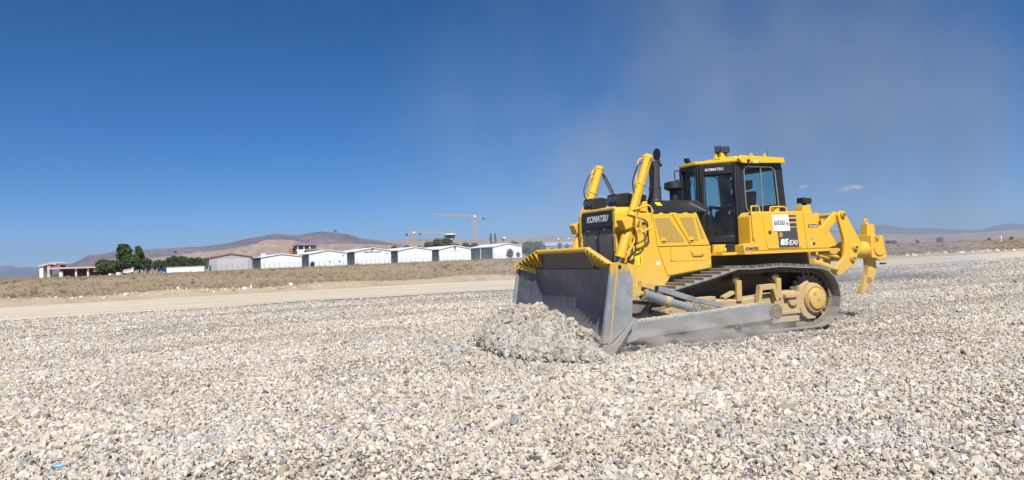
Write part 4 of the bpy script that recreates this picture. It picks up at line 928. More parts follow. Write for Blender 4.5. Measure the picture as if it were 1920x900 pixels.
MB().tube(rounded([(-0.36, -0.30, 3.33), (-0.34, -0.40, 3.35), (-0.34, -0.40, 3.14), (-0.36, -0.30, 3.14)], 0.04), 0.012).build('mirror_frame', M['black'], cab)
MB().b6(-0.66, -0.70, 0.615, 0.62, 2.9, 3.05) if 0 else None
# cab interior
MB().b6(-0.55, -0.80, -0.35, 0.10, 1.8, 2.38).b6(-0.95, -1.6, -0.62, -0.40, 1.8, 2.25).build('console', M['seat'], cab, 0.03)
MB().box((-0.66, -0.22, 2.55), (0.06, 0.24, 0.18), Matrix.Rotation(R(15), 3, 'Y')).beam((-0.66, -0.22, 2.38), (-0.66, -0.22, 2.5), 0.03, 0.03).build('monitor', M['rubber'], cab, 0.01)
se = MB().b6(-1.35, -1.80, -0.30, 0.24, 1.8, 2.08).b6(-1.28, -1.85, -0.32, 0.26, 2.08, 2.22)
se.prism([(-1.72, 2.20), (-1.90, 2.20), (-2.0, 2.86), (-1.90, 2.88), (-1.80, 2.6)], -0.28, 0.22).prism([(-1.88, 2.92), (-2.0, 2.92), (-2.02, 3.12), (-1.92, 3.12)], -0.16, 0.10)
for q in (-0.36, 0.28): se.b6(-1.35, -1.75, q, q + 0.08, 2.36, 2.43)
se.build('seat', M['seat'], cab, 0.04)
for q in (-0.34, 0.33):
    MB().cyl((-1.25, q, 2.3), (-1.20, q, 2.5), 0.018).cyl((-1.20, q, 2.5), (-1.19, q, 2.60), 0.035, 0.028).build('control_lever', M['rubber'], cab)

# --- ripper
rp = MB()
near = [(-4.20, 2.40), (-4.28, 2.43), (-4.37, 2.38), (-4.80, 1.76), (-4.86, 1.66), (-4.72, 1.45), (-4.60, 1.22), (-4.12, 0.98), (-3.86, 1.06), (-3.92, 1.14), (-4.24, 1.36), (-4.30, 1.50), (-4.30, 1.80), (-4.17, 2.22), (-4.15, 2.33)]
ra = MB().prism(near, 0.30, 0.38).prism(near, -0.38, -0.30)
ra.b6(-4.45, -4.60, -0.30, 0.30, 1.45, 1.62).b6(-3.95, -4.1, -0.3, 0.3, 1.04, 1.14)
ripper = ra.build('ripper_frame', M['yellow'], B, 0.012)
for z0, x0, r0 in ((2.34, -4.28, 0.055), (1.60, -4.62, 0.06), (1.36, -4.52, 0.06)):
    MB().cyl((x0, 0.44, z0), (x0, -0.44, z0), r0, seg=18).cyl((x0, 0.41, z0), (x0, 0.38, z0), r0 * 1.4, seg=18).build('pin', M['yellowdusty'], ripper, 0.005)
    MB().b6(x0 - .025, x0 + .03, 0.44, 0.452, z0 - .02, z0 + .02).build('pin_lock', M['inner'], ripper)
for s in (1, -1):
    MB().beam((-3.15, s * 0.30, 1.55), (-4.22, s * 0.26, 2.34), 0.08, 0.20).build('upper_link', M['yellow'], ripper, 0.015)
    MB().beam((-3.10, s * 0.42, 0.85), (-3.95, s * 0.34, 1.10), 0.08, 0.20).build('lower_link', M['yellow'], ripper, 0.015)
    MB().cyl((-3.15, s * 0.16, 1.75), (-3.75, s * 0.16, 1.52), 0.085).cyl((-3.75, s * 0.16, 1.52), (-4.45, s * 0.16, 1.36), 0.045).build('ripper_cylinder', M['yellowdusty'], ripper, 0.005)
    MB().cyl((-3.10, s * 0.55, 1.32), (-3.60, s * 0.50, 1.20), 0.08).cyl((-3.6, s * .5, 1.2), (-4.0, s * .42, 1.12), 0.04).build('ripper_cylinder', M['yellowdusty'], ripper, 0.005)
    MB().prism([(-2.9, 0.8), (-2.9, 1.58), (-3.18, 1.80), (-3.30, 1.72), (-3.18, 1.40), (-3.22, 1.0), (-3.05, 0.75)], s * 0.34, s * 0.42).build('rear_bracket', M['yellow'], ripper, 0.012)
MB().prism([(-3.45, 1.45), (-3.62, 1.52), (-3.62, 1.88), (-3.42, 1.80)], 0.35, 0.37).build('hose_guard', M['yellow'], ripper, 0.004)
for k in range(3): MB().tube(rounded([(-3.0, 0.05 * k, 1.75), (-3.3, 0.05 * k, 2.0), (-3.7, 0.1 + .05 * k, 1.8), (-3.9, .2, 1.6)], 0.2, 6), 0.02).build('hose', M['rubber'], ripper)
rb = MB().cyl((-4.60, 0.02, 1.545), (-5.40, 0.02, 1.53), 0.20, 0.195, seg=28).cyl((-4.78, 0.02, 1.545), (-4.84, 0.02, 1.545), 0.225, seg=28)
rbo = rb.build('shank_beam', M['yellow'], ripper, 0.02)
blk = MB().prism(rpoly([(-5.33, 1.865), (-5.74, 1.84), (-5.74, 1.66), (-5.82, 1.44), (-5.82, 1.30), (-5.58, 1.27), (-5.45, 1.33), (-5.33, 1.335)], 0.02), -0.15, 0.24).build('shank_holder', M['yellow'], ripper, 0.015)
MB().cyl((-5.57, 0.24, 1.56), (-5.57, 0.265, 1.56), 0.175, seg=32).build('boss', M['yellow'], blk, 0.008)
MB().cyl((-5.50, 0.24, 1.80), (-5.50, 0.30, 1.80), 0.05).b6(-5.44, -5.52, 0.24, 0.27, 1.70, 1.78).build('lock_pin', M['yellowdusty'], blk, 0.004)
sh = MB().prism([(-5.35, 1.86), (-5.36, 2.12), (-5.60, 2.125), (-5.61, 1.85)], -0.06, 0.12)
sh.cyl((-5.48, 0.12, 2.0), (-5.48, 0.123, 2.0), 0.03, seg=14)
sh.prism([(-5.37, 1.34), (-5.64, 1.31), (-5.655, 1.12), (-5.62, 0.96), (-5.53, 0.80), (-5.42, 0.70), (-5.28, 0.80), (-5.34, 0.92), (-5.37, 1.1)], -0.04, 0.08)
sho = sh.build('ripper_shank', M['yellow'], ripper, 0.010)
MB().prism([(-5.42, 0.90), (-5.52, 0.80), (-5.40, 0.70), (-5.20, 0.535), (-5.13, 0.52), (-5.13, 0.56), (-5.22, 0.72), (-5.27, 0.92)], -0.06, 0.08).build('ripper_tooth', M['yellow'], ripper, 0.008)
MB().tube([(-5.44 - 0.05 * math.cos(a), 0.03, 2.185 + 0.055 * math.sin(a)) for a in np.linspace(0, 2 * PI, 14, endpoint=False)], 0.02, 8, True).build('lifting_eye', M['yellow'], sho)
MB().b6(-5.80, -5.95, 0.05, 0.12, 1.17, 1.21).build('hook_pin', M['inner'], ripper)

# --- tracks
def circ(c, r, a0, a1, n): return [(c[0] + r * math.cos(a), c[1] + r * math.sin(a)) for a in np.linspace(R(a0), R(a1), n)]
path = circ((-2.50, 0.635), 0.585, 100, 262, 24) + [(-2.2, 0.055), (-1.5, 0.05), (0.0, 0.05), (1.05, 0.05)] + circ((1.25, 0.50), 0.44, -82, 98, 20) + [(0.2, 1.13), (-0.42, 1.275), (-0.9, 1.262), (-1.5, 1.285), (-2.0, 1.25)]
pa = np.array(path + [path[0]]); seg = np.linalg.norm(np.diff(pa, axis=0), axis=1); cum = np.concatenate([[0], np.cumsum(seg)]); LT = cum[-1]; NS = 50; pitch = LT / NS
me_shoe = MB().b6(-pitch * 0.49, pitch * 0.49, -0.305, 0.305, -0.006, 0.018).b6(-pitch * 0.46, -pitch * 0.46 + 0.022, -0.305, 0.305, 0.018, 0.072)
shoe_proto = me_shoe.build('track_shoe', M['shoe'], None, 0.004)
shoe_mesh = shoe_proto.data; bpy.data.objects.remove(shoe_proto)
for s in (1, -1):
    yc = s * 0.975
    chain = MB()
    frames = []
    for k in range(NS):
        d = (k + 0.4) * pitch % LT; i = min(np.searchsorted(cum, d) - 1, len(seg) - 1); i = max(i, 0)
        def pt(dd):
            dd %= LT; j = max(0, min(np.searchsorted(cum, dd) - 1, len(seg) - 1)); t = (dd - cum[j]) / seg[j]; return pa[j] * (1 - t) + pa[j + 1] * t
        a, b2 = pt(d - pitch / 2), pt(d + pitch / 2); t = (b2 - a); t /= np.linalg.norm(t); n_ = np.array([t[1], -t[0]]); c_ = (a + b2) / 2
        frames.append((c_, t, n_))
        for q in (-0.085, 0.085):
            cc = Vector((c_[0] - n_[0] * 0.055, yc + q, c_[1] - n_[1] * 0.055)); T = Vector((t[0], 0, t[1])); Nn = Vector((n_[0], 0, n_[1]))
            chain.box(cc, (pitch * 1.06, 0.035, 0.085), Matrix((T, Nn.cross(T), Nn)).transposed())
        cc = Vector((a[0] - n_[0] * 0.055, yc, a[1] - n_[1] * 0.055)); chain.cyl(cc - Vector((0, 0.11, 0)), cc + Vector((0, 0.11, 0)), 0.034, seg=8)
    tr = chain.build('track', M['trackdark'], B)
    for c_, t, n_ in frames:
        o = bpy.data.objects.new('track_shoe', shoe_mesh); col.objects.link(o); o.parent = tr
        T = Vector((t[0], 0, t[1])); Nn = Vector((n_[0], 0, n_[1]))
        mt = Matrix((T, Nn.cross(T), Nn)).transposed().to_4x4(); mt.translation = Vector((c_[0], yc, c_[1])); o.matrix_local = mt
    # sprocket teeth, final drive cover
    sp = MB()
    n = 22; poly = []
    for k in range(n):
        for q, rr in ((0.0, 0.44), (0.3, 0.44), (0.45, 0.52), (0.75, 0.52)): a = 2 * PI * (k + q) / n; poly.append((-2.50 + rr * math.cos(a), 0.62 + rr * math.sin(a)))
    sp.prism(poly, yc - 0.03, yc + 0.03)
    spo = sp.build('sprocket', M['trackdark'], B)
    fd_ = MB().cyl((-2.49, yc - 0.2, 0.60), (-2.49, s * 1.14, 0.60), 0.36, 0.315, seg=40).cyl((-2.49, s * 1.14, 0.60), (-2.49, s * 1.19, 0.60), 0.285, seg=40)
    fdo = fd_.build('final_drive', M['yellowdusty'], B, 0.008)
    MB().cyl((-2.49, s * 1.19, 0.60), (-2.49, s * 1.245, 0.60), 0.225, 0.205, seg=40).cyl((-2.49, s * 1.245, 0.60), (-2.49, s * 1.255, 0.60), 0.205, 0.17, seg=40).build('hub_cover', M['yellow'], fdo, 0.004)
    for k in range(30):
        a = 2 * PI * k / 30; x0, z0 = -2.49 + 0.255 * math.cos(a), 0.60 + 0.255 * math.sin(a)
        MB().cyl((x0, s * 1.19, z0), (x0, s * 1.212, z0), 0.017, seg=8).build('bolt', M['yellow'], fdo)
    for x0, z0, r0 in ((-2.40, 0.72, 0.035), (-2.50, 0.59, 0.028)):
        MB().cyl((x0, s * 1.255, z0), (x0, s * 1.268, z0), r0, seg=12).build('plug', M['yellowdusty'], fdo)
    MB().prism([(-2.05, 0.60), (-2.12, 0.86), (-2.36, 0.97), (-2.36, 0.93), (-2.2, 0.78), (-2.20, 0.50), (-2.45, 0.26), (-2.52, 0.24), (-2.50, 0.20), (-2.30, 0.20), (-2.15, 0.30)], yc + s * 0.08, yc + s * 0.17).build('drive_guard', M['yellowdusty'], fdo, 0.01)
    # track frame
    tf = MB().prism([(1.30, 0.36), (1.30, 0.62), (0.75, 0.72), (-0.2, 0.72), (-0.5, 0.70), (-1.60, 0.78), (-1.95, 0.80), (-2.12, 0.74), (-2.12, 0.44), (-1.95, 0.30), (-1.0, 0.26), (0.9, 0.26)], yc - 0.17, yc + s * 0.20 if s > 0 else yc + 0.17)
    tfo = tf.build('track_frame', M['yellowdusty'], B, 0.03, seg=3)
    MB().b6(-1.15, -2.05, yc + s * .2, yc + s * .235, 0.34, 0.40).b6(-1.30, -2.0, yc + s * .2, yc + s * .235, 0.19, 0.30).build('roller_guard', M['yellowdusty'], tfo, 0.008)
    MB().cyl((-1.85, yc + s * .17, 0.62), (-1.85, yc + s * .25, 0.62), 0.13, seg=24).b6(-1.62, -1.92, yc + s * .2, yc + s * .29, 0.66, 0.74).build('pivot_housing', M['yellowdusty'], tfo, 0.012)
    for x0 in (-0.50, -1.50):
        MB().prism([(x0 - 0.06, 0.66), (x0 - 0.065, 1.06), (x0 + 0.05, 1.06), (x0 + 0.065, 0.66)], s * 1.15, s * 1.21).b6(x0 - 0.06, x0 + 0.05, s * 1.02, s * 1.15, 0.99, 1.03).build('roller_bracket', M['yellowdusty'], tfo, 0.008)
        MB().cyl((x0 + .02, yc - 0.12, 1.085), (x0 + .02, s * 1.15, 1.085), 0.085, seg=20).build('carrier_roller', M['inner'], tfo, 0.006)
    MB().prism([(-0.86, 0.62), (-0.93, 0.955), (-1.30, 0.965), (-1.39, 0.62), (-1.31, 0.62), (-1.24, 0.86), (-0.98, 0.85), (-0.93, 0.62)], s * 1.20, s * 1.32).build('step_bracket', M['yellowdusty'], tfo, 0.008)
    MB().box((-0.28, s * 1.12, 0.79), (0.28, 0.12, 0.07), Matrix.Rotation(R(20), 3, 'Y')).box((0.35, s * 1.1, 0.75), (0.6, 0.16, 0.08)).build('recoil_cover', M['yellowdusty'], tfo, 0.012)
    MB().cyl((1.25, yc - 0.10, 0.50), (1.25, yc + 0.10, 0.50), 0.37, seg=36).cyl((1.25, yc - 0.14, 0.50), (1.25, yc + 0.14, 0.50), 0.10).build('idler', M['trackdark'], B, 0.01)
    MB().b6(0.95, 1.50, s * 1.13, s * 1.17, 0.40, 0.66).build('idler_plate', M['trackdark'], tfo, 0.01)
    for x0, z0 in ((1.10, 0.60), (1.25, 0.60), (1.10, 0.48), (1.25, 0.48)): MB().cyl((x0, s * 1.17, z0), (x0, s * 1.195, z0), 0.022, seg=8).build('bolt', M['yellowdusty'], tfo)
    for k in range(7):
        x0 = 0.85 - k * 0.46
        MB().cyl((x0, yc - 0.15, 0.235), (x0, yc + 0.15, 0.235), 0.105, seg=20).cyl((x0, yc + s * .15, 0.235), (x0, yc + s * .20, 0.235), 0.06, seg=14).build('track_roller', M['inner'], B, 0.006)

# --- the operator
def person():
    P = empty('person', DOZ, YAW)
    tag(P, 'machine operator in dark work clothes sitting at the controls inside the bulldozer cab', 'person')
    J = {'pel': (-1.62, 0, 2.30), 'wai': (-1.64, 0, 2.48), 'che': (-1.63, 0, 2.68), 'nec': (-1.61, 0, 2.83), 'nk2': (-1.59, 0, 2.90), 'hd1': (-1.58, 0, 2.97), 'hd2': (-1.57, 0, 3.07)}
    E_ = [('pel', 'wai'), ('wai', 'che'), ('che', 'nec'), ('nec', 'nk2'), ('nk2', 'hd1'), ('hd1', 'hd2')]
    Rr = {'pel': .16, 'wai': .15, 'che': .165, 'nec': .08, 'nk2': .055, 'hd1': .088, 'hd2': .085}
    for s in (1, -1):
        t = 'l' if s > 0 else 'r'
        for nme, p, r0 in (('sh', (-1.62, s * .17, 2.77), .07), ('el', (-1.50, s * .26, 2.52), .05), ('wr', (-1.27, s * .31, 2.56), .032), ('ha', (-1.20, s * .325, 2.57), .034),
                           ('hi', (-1.56, s * .10, 2.28), .095), ('kn', (-1.13, s * .14, 2.33), .07), ('an', (-1.00, s * .14, 1.92), .045), ('to', (-0.84, s * .15, 1.85), .04)):
            J[nme + t] = p; Rr[nme + t] = r0
        E_ += [('che', 'sh' + t), ('sh' + t, 'el' + t), ('el' + t, 'wr' + t), ('wr' + t, 'ha' + t), ('pel', 'hi' + t), ('hi' + t, 'kn' + t), ('kn' + t, 'an' + t), ('an' + t, 'to' + t)]
        for q in range(4):
            nm = 'f%d%s' % (q, t); J[nm] = (-1.13 + 0.008 * (q % 2), s * (.30 + .018 * q), 2.585 - 0.012 * q); Rr[nm] = .010; J[nm + 'e'] = (-1.125, s * (.30 + .018 * q), 2.545 - 0.006 * q); Rr[nm + 'e'] = .009
            E_ += [('ha' + t, nm), (nm, nm + 'e')]
        J['th' + t] = (-1.17, s * .285, 2.60); Rr['th' + t] = .011; E_ += [('ha' + t, 'th' + t)]
    ks = list(J); me = bpy.data.meshes.new('body'); me.from_pydata([J[k] for k in ks], [(ks.index(a), ks.index(b)) for a, b in E_], [])
    o = bpy.data.objects.new('body', me); col.objects.link(o); o.parent = P
    md = o.modifiers.new('skin', 'SKIN'); sb = o.modifiers.new('sub', 'SUBSURF'); sb.levels = 1; sb.render_levels = 1
    for i, k in enumerate(ks):
        d = me.skin_vertices[0].data[i]; d.radius = (Rr[k], Rr[k]); d.use_root = (k == 'pel')
    bm_ = NB('work clothes and skin'); z = bm_.sep(bm_.coord())[2]; x = bm_.sep(bm_.coord())[0]
    c = bm_.mix(bm_.maprange(z, 2.86, 2.87), (0.035, 0.04, 0.055), (0.42, 0.25, 0.17))
    hand = bm_.math('MULTIPLY', bm_.maprange(x, -1.26, -1.25), bm_.maprange(z, 2.50, 2.51)); c = bm_.mix(hand, c, (0.42, 0.25, 0.17))
    bm_.pbr(c, 0.8); me.materials.append(bm_.m)
    hr = MB(); vv = []; ff = []
    for i in range(9):
        for j in range(16):
            th = i / 8 * 1.9; ph = j / 16 * 2 * PI; fr_ = 1.0 - 0.0 * i
            vv.append((-1.59 + 0.108 * math.sin(th) * math.cos(ph), 0.098 * math.sin(th) * math.sin(ph), 3.04 + 0.125 * math.cos(th) + (0.05 if math.cos(ph) > 0.3 and i > 4 else 0) * (i - 4) / 4))
    for i in range(8):
        for j in range(16): ff.append((i * 16 + j, i * 16 + (j + 1) % 16, (i + 1) * 16 + (j + 1) % 16, (i + 1) * 16 + j))
    raw('hair', vv, ff, plain('dark hair', (0.02, 0.015, 0.012), 0.7), P, True)
    fc = MB().cyl((-1.485, 0, 3.03), (-1.455, 0, 3.00), 0.012, 0.016, seg=8); fc.build('nose', plain('skin', (0.42, 0.25, 0.17), 0.6), P)
    for s in (1, -1):
        MB().cyl((-1.492, s * .034, 3.045), (-1.483, s * .034, 3.045), 0.012, seg=8).build('eye', M['white'], P)
        MB().cyl((-1.58, s * .088, 3.02), (-1.575, s * .105, 3.03), 0.022, 0.026, seg=8).build('ear', plain('skin', (0.42, 0.25, 0.17), 0.6), P)
    MB().b6(-1.492, -1.482, -0.022, 0.022, 2.965, 2.973).build('mouth', M['plum'], P)
person()

# ------------------------------------------------------------------ background: hangars, trees, cranes ...
def wallmat(name, c, rib=0.0, rough=0.5, axis=0):
    b = NB(name); o = b.coord(); s = b.sep(o)
    w = b.math('SINE', b.math('MULTIPLY', s[axis], 18.0)); n = b.noise(o, 0.4, 4)
    cc = b.mix(b.maprange(n, 0.3, 0.7, 0, 0.5), c, tuple(x * 0.88 for x in c))
    rib = b.maprange(b.math('SINE', b.math('MULTIPLY', s[axis], 5.2)), 0.9, 1.0, 0, 0.35); cc = b.mix(rib, cc, tuple(x * 0.7 for x in c))
    stn = b.noise(b.mapping(o, (1.3, 1.3, 0.12)), 1.0, 4, 0.7); cc = b.mix(b.maprange(stn, 0.5, 0.75, 0, 0.35), cc, (0.42, 0.40, 0.36))
    cc = b.mix(b.math('MULTIPLY', b.maprange(s[2], 1.6, 0.2), 0.4), cc, (0.40, 0.34, 0.26))
    b.pbr(cc, rough, 0, b.bump(w, 0.3, 0.05)); return b.m
WH = wallmat('white sheet cladding', (0.84, 0.88, 0.90)); GR = wallmat('grey sheet cladding', (0.42, 0.43, 0.45))
BLU = wallmat('blue grey sliding door', (0.10, 0.13, 0.17), axis=1); RFW = plain('white roof sheet', (0.80, 0.80, 0.80), 0.5); RFR = plain('rusty orange trim', (0.38, 0.15, 0.06), 0.7)
BRN = plain('dark brown paint', (0.06, 0.04, 0.035), 0.7); PNK = plain('pale pink plaster', (0.62, 0.42, 0.38), 0.8); WHP = plain('white plaster', (0.80, 0.79, 0.77), 0.8)
DG = plain('dark glazing', (0.02, 0.025, 0.03), 0.15); REDP = plain('dark red paint', (0.30, 0.05, 0.05), 0.6); CONC = plain('grey concrete', (0.33, 0.32, 0.31), 0.9)
YC = plain('crane yellow', (0.58, 0.32, 0.07), 0.6); GSTEEL = plain('galvanised steel', (0.30, 0.31, 0.32), 0.5, 0.4); BLUEP = plain('blue paint', (0.02, 0.06, 0.30), 0.5)
ROWA = R(30); ROWP = Vector((-125, 400, 0)); ROWD = Vector((math.cos(ROWA), math.sin(ROWA), 0))
def rowhit(px, off=0.0):
    d = at(px, 480, 1.0); d = Vector((d.x, d.y)); d.normalize()
    base = ROWP + Vector((math.sin(ROWA), -math.cos(ROWA), 0)) * off
    A = Matrix(((d.x, -ROWD.x), (d.y, -ROWD.y))); t = A.inverted() @ Vector((base.x, base.y)); return Vector((d.x * t.x, d.y * t.x, 0)), t.y
def zat(p, px, py): return at(px, py, p.y).z
def hangar(x0, x1, bl, br, el, er, rx, ry, label, mats, depth=26, doors=True, name='hangar', doorx=None):
    p0, s0 = rowhit(x0); p1, s1 = rowhit(x1); pr, sr = rowhit(rx)
    W_ = s1 - s0; zb = min(zat(p0, x0, bl), zat(p1, x1, br)) - 0.3; ze = (zat(p0, x0, el) + zat(p1, x1, er)) / 2 - zb; zr = zat(pr, rx, ry) - zb
    H_ = empty(name, (p0.x, p0.y, zb), ROWA); tag(H_, label, 'hangar', 'row of sheet metal hangars behind the fence')
    wall, roofm, trim, side = mats
    MB().prism([(0, -1.5), (0, ze), (W_ / 2, zr), (W_, ze), (W_, -1.5)], 0, depth).build('wall', wall, H_)
    r = MB(); t = 0.22; e = 0.5; sl = (zr - ze) / (W_ / 2)
    r.prism([(-e, ze - e * sl + 0.02), (W_ / 2, zr + 0.02), (W_ + e, ze - e * sl + 0.02), (W_ + e, ze - e * sl + t), (W_ / 2, zr + t), (-e, ze - e * sl + t)], -0.4, depth + 0.4)
    r.build('roof', roofm, H_)
    f_ = MB(); f_.prism([(-e, ze - e * sl - 0.1), (W_ / 2, zr - 0.1), (W_ + e, ze - e * sl - 0.1), (W_ + e, ze - e * sl + t + .05), (W_ / 2, zr + t + .05), (-e, ze - e * sl + t + .05)], -0.55, -0.4); f_.build('gable_trim', trim, H_)
    if side is not None:
        nd = max(2, int(depth // 9))
        for k in range(nd):
            a = 1.0 + k * (depth - 1.5) / nd; b2 = a + (depth - 1.5) / nd - 0.5
            d = MB().b6(-0.14, -0.01, a, b2, 0, ze - 0.5).build('sliding_door', side, H_)
    return H_, W_, ze, zr
hangar(392, 472.6, 508, 505, 483.5, 481, 433, 475.8, 'grey sheet metal hangar with rusty orange roof trim, left end of the row', (GR, RFR, RFR, BLU), 24)
Hh = bpy.data.objects['hangar']
MB().b6(4, 19, -0.10, -0.01, 0.0, 6.2).build('front_door', wallmat('pale grey door', (0.52, 0.53, 0.56)), Hh)
MB().b6(20.6, 21.4, -0.12, -0.01, 5.6, 6.4).build('vent', BRN, Hh)
h2 = hangar(489, 565.6, 503.6, 501, 483, 480, 526.5, 476, 'white hangar with blue grey side wall beside the grey hangar', (WH, RFW, WHP, BLU), 26)
MB().b6(4, 6, 18, 20, h2[2] + 0.3, h2[2] + 2.3).build('roof_unit', WHP, h2[0])
h3 = hangar(579.5, 650.6, 499.5, 497, 476, 473.7, 613, 468.7, 'plain white hangar in front of the brown control tower', (WH, RFW, WHP, BLU), 40)
h4 = hangar(665.5, 733, 496.4, 493.5, 472, 469.5, 697.5, 464.8, 'white hangar with black lettering and a gold logo on its gable', (WH, RFW, WHP, BLU), 40)
h5 = hangar(746.7, 810, 492.8, 489.6, 470, 467.5, 776, 463, 'blank white hangar right of the lettered hangar, below dark trees', (WH, RFW, WHP, BLU), 40)
h6 = hangar(824, 883, 489.2, 487, 468, 465, 851, 460.3, 'white hangar with a small dark tree logo on its gable', (WH, RFW, WHP, BLU), 44)
h7 = hangar(925, 979, 486, 482, 462.6, 461, 949, 456, 'white hangar with long side of grey sliding doors, right end of the row', (WH, RFW, WHP, BLU), 34)
text('ŞİRKETLER GRUBU', 'sign_lettering', M['blackprint'], (h4[1] * 0.25, -0.08, h4[2] - 0.95), (1, 0, 0), (0, 0, 1), 0.95, h4[1] * 0.49, h4[0], 0.03, 0.3, 0.05)
q = MB(); cx, cz = h4[1] * 0.48, h4[2] + 1.05
q.prism([(cx - .9, cz - .8), (cx + .2, cz - .8), (cx + .5, cz - .1), (cx - .3, cz + .2), (cx + .6, cz + .25), (cx + .5, cz + .6), (cx - .5, cz + .6), (cx - .8, cz + .1), (cx - .1, cz - .35), (cx - 1.0, cz - .5)], -0.08, -0.02); q.build('logo', plain('black and olive logo', (0.06, 0.06, 0.03), 0.6), h4[0])
MB().prism([(cx + .3, cz + .62), (cx + 1.6, cz + .62), (cx + .7, cz - .5), (cx + .2, cz - .2), (cx + .7, cz + .2)], -0.10, -0.03).build('logo', plain('gold logo', (0.45, 0.36, 0.08), 0.5), h4[0])
for hh in (h3, h4): MB().b6(hh[1] * 0.88, hh[1] * 0.88 + 0.7, -0.12, -0.01, hh[2] - 1.9, hh[2] - 1.2).build('vent', BRN, hh[0])
for fx in (0.52, 0.78): MB().b6(h3[1] * fx, h3[1] * fx + 0.8, -0.12, -0.01, 2.2, 2.8).build('wall_lamp', BRN, h3[0])
lg = MB().cyl((h6[1] * .5, -0.02, h6[2] + 0.7), (h6[1] * .5, -0.1, h6[2] + 0.7), 0.65, seg=14).b6(h6[1] * .5 - .1, h6[1] * .5 + .1, -0.1, -0.02, h6[2] - .3, h6[2] + .2).b6(h6[1] * .5 - .7, h6[1] * .5 - .2, -0.1, -0.02, h6[2] - 0.8, h6[2] - .35).b6(h6[1] * .5 + .2, h6[1] * .5 + .7, -0.1, -0.02, h6[2] - 0.8, h6[2] - .35)
lg.build('logo', plain('dark green logo', (0.03, 0.06, 0.03), 0.6), h6[0])
ss = MB(); xx = h6[1] * 0.33
while xx < h6[1] * 0.66: w_ = rnd.uniform(0.3, 0.5); ss.b6(xx, xx + w_, -0.07, -0.02, h6[2] - 1.55, h6[2] - 1.25); xx += w_ + 0.15
ss.build('sign_lettering', M['lightgreyprint'], h6[0])
MB().b6(-0.35, -0.15, 16.2, 17.2, 0, h7[2]).build('door_post', WHP, h7[0])

# fence in front of the hangars
def fence():
    a, _ = rowhit(262, 30); b2, _ = rowhit(1080, 30); n = 98
    Fn = empty('wire_fence', (a.x, a.y, 0)); tag(Fn, 'long grey wire fence on thin posts running in front of the hangars', 'fence')
    def zf(p): return float(field_z(np.array(p.x), np.array(p.y), np.array(road_v(p.x, p.y))))
    post = None; pts = []
    for k in range(n):
        p = a.lerp(b2, k / (n - 1)); z = zf(p); pts.append((p - a).to_3d() + Vector((0, 0, z)))
        if post is None:
            post = MB().b6(-.07, .07, -.07, .07, -0.5, 2.5).beam((0, 0, 2.45), (-0.2, -0.3, 2.85), 0.10, 0.10).build('post', GSTEEL, Fn); o = post
        else: o = bpy.data.objects.new('post', post.data); col.objects.link(o); o.parent = Fn
        o.location = pts[-1]
    w = MB()
    for h_ in (0.3, 0.85, 1.4, 1.95, 2.4, 2.8): w.tube([p + Vector((0, 0, h_)) for p in pts], 0.022, 4)
    w.build('wires', GSTEEL, Fn)
fence()

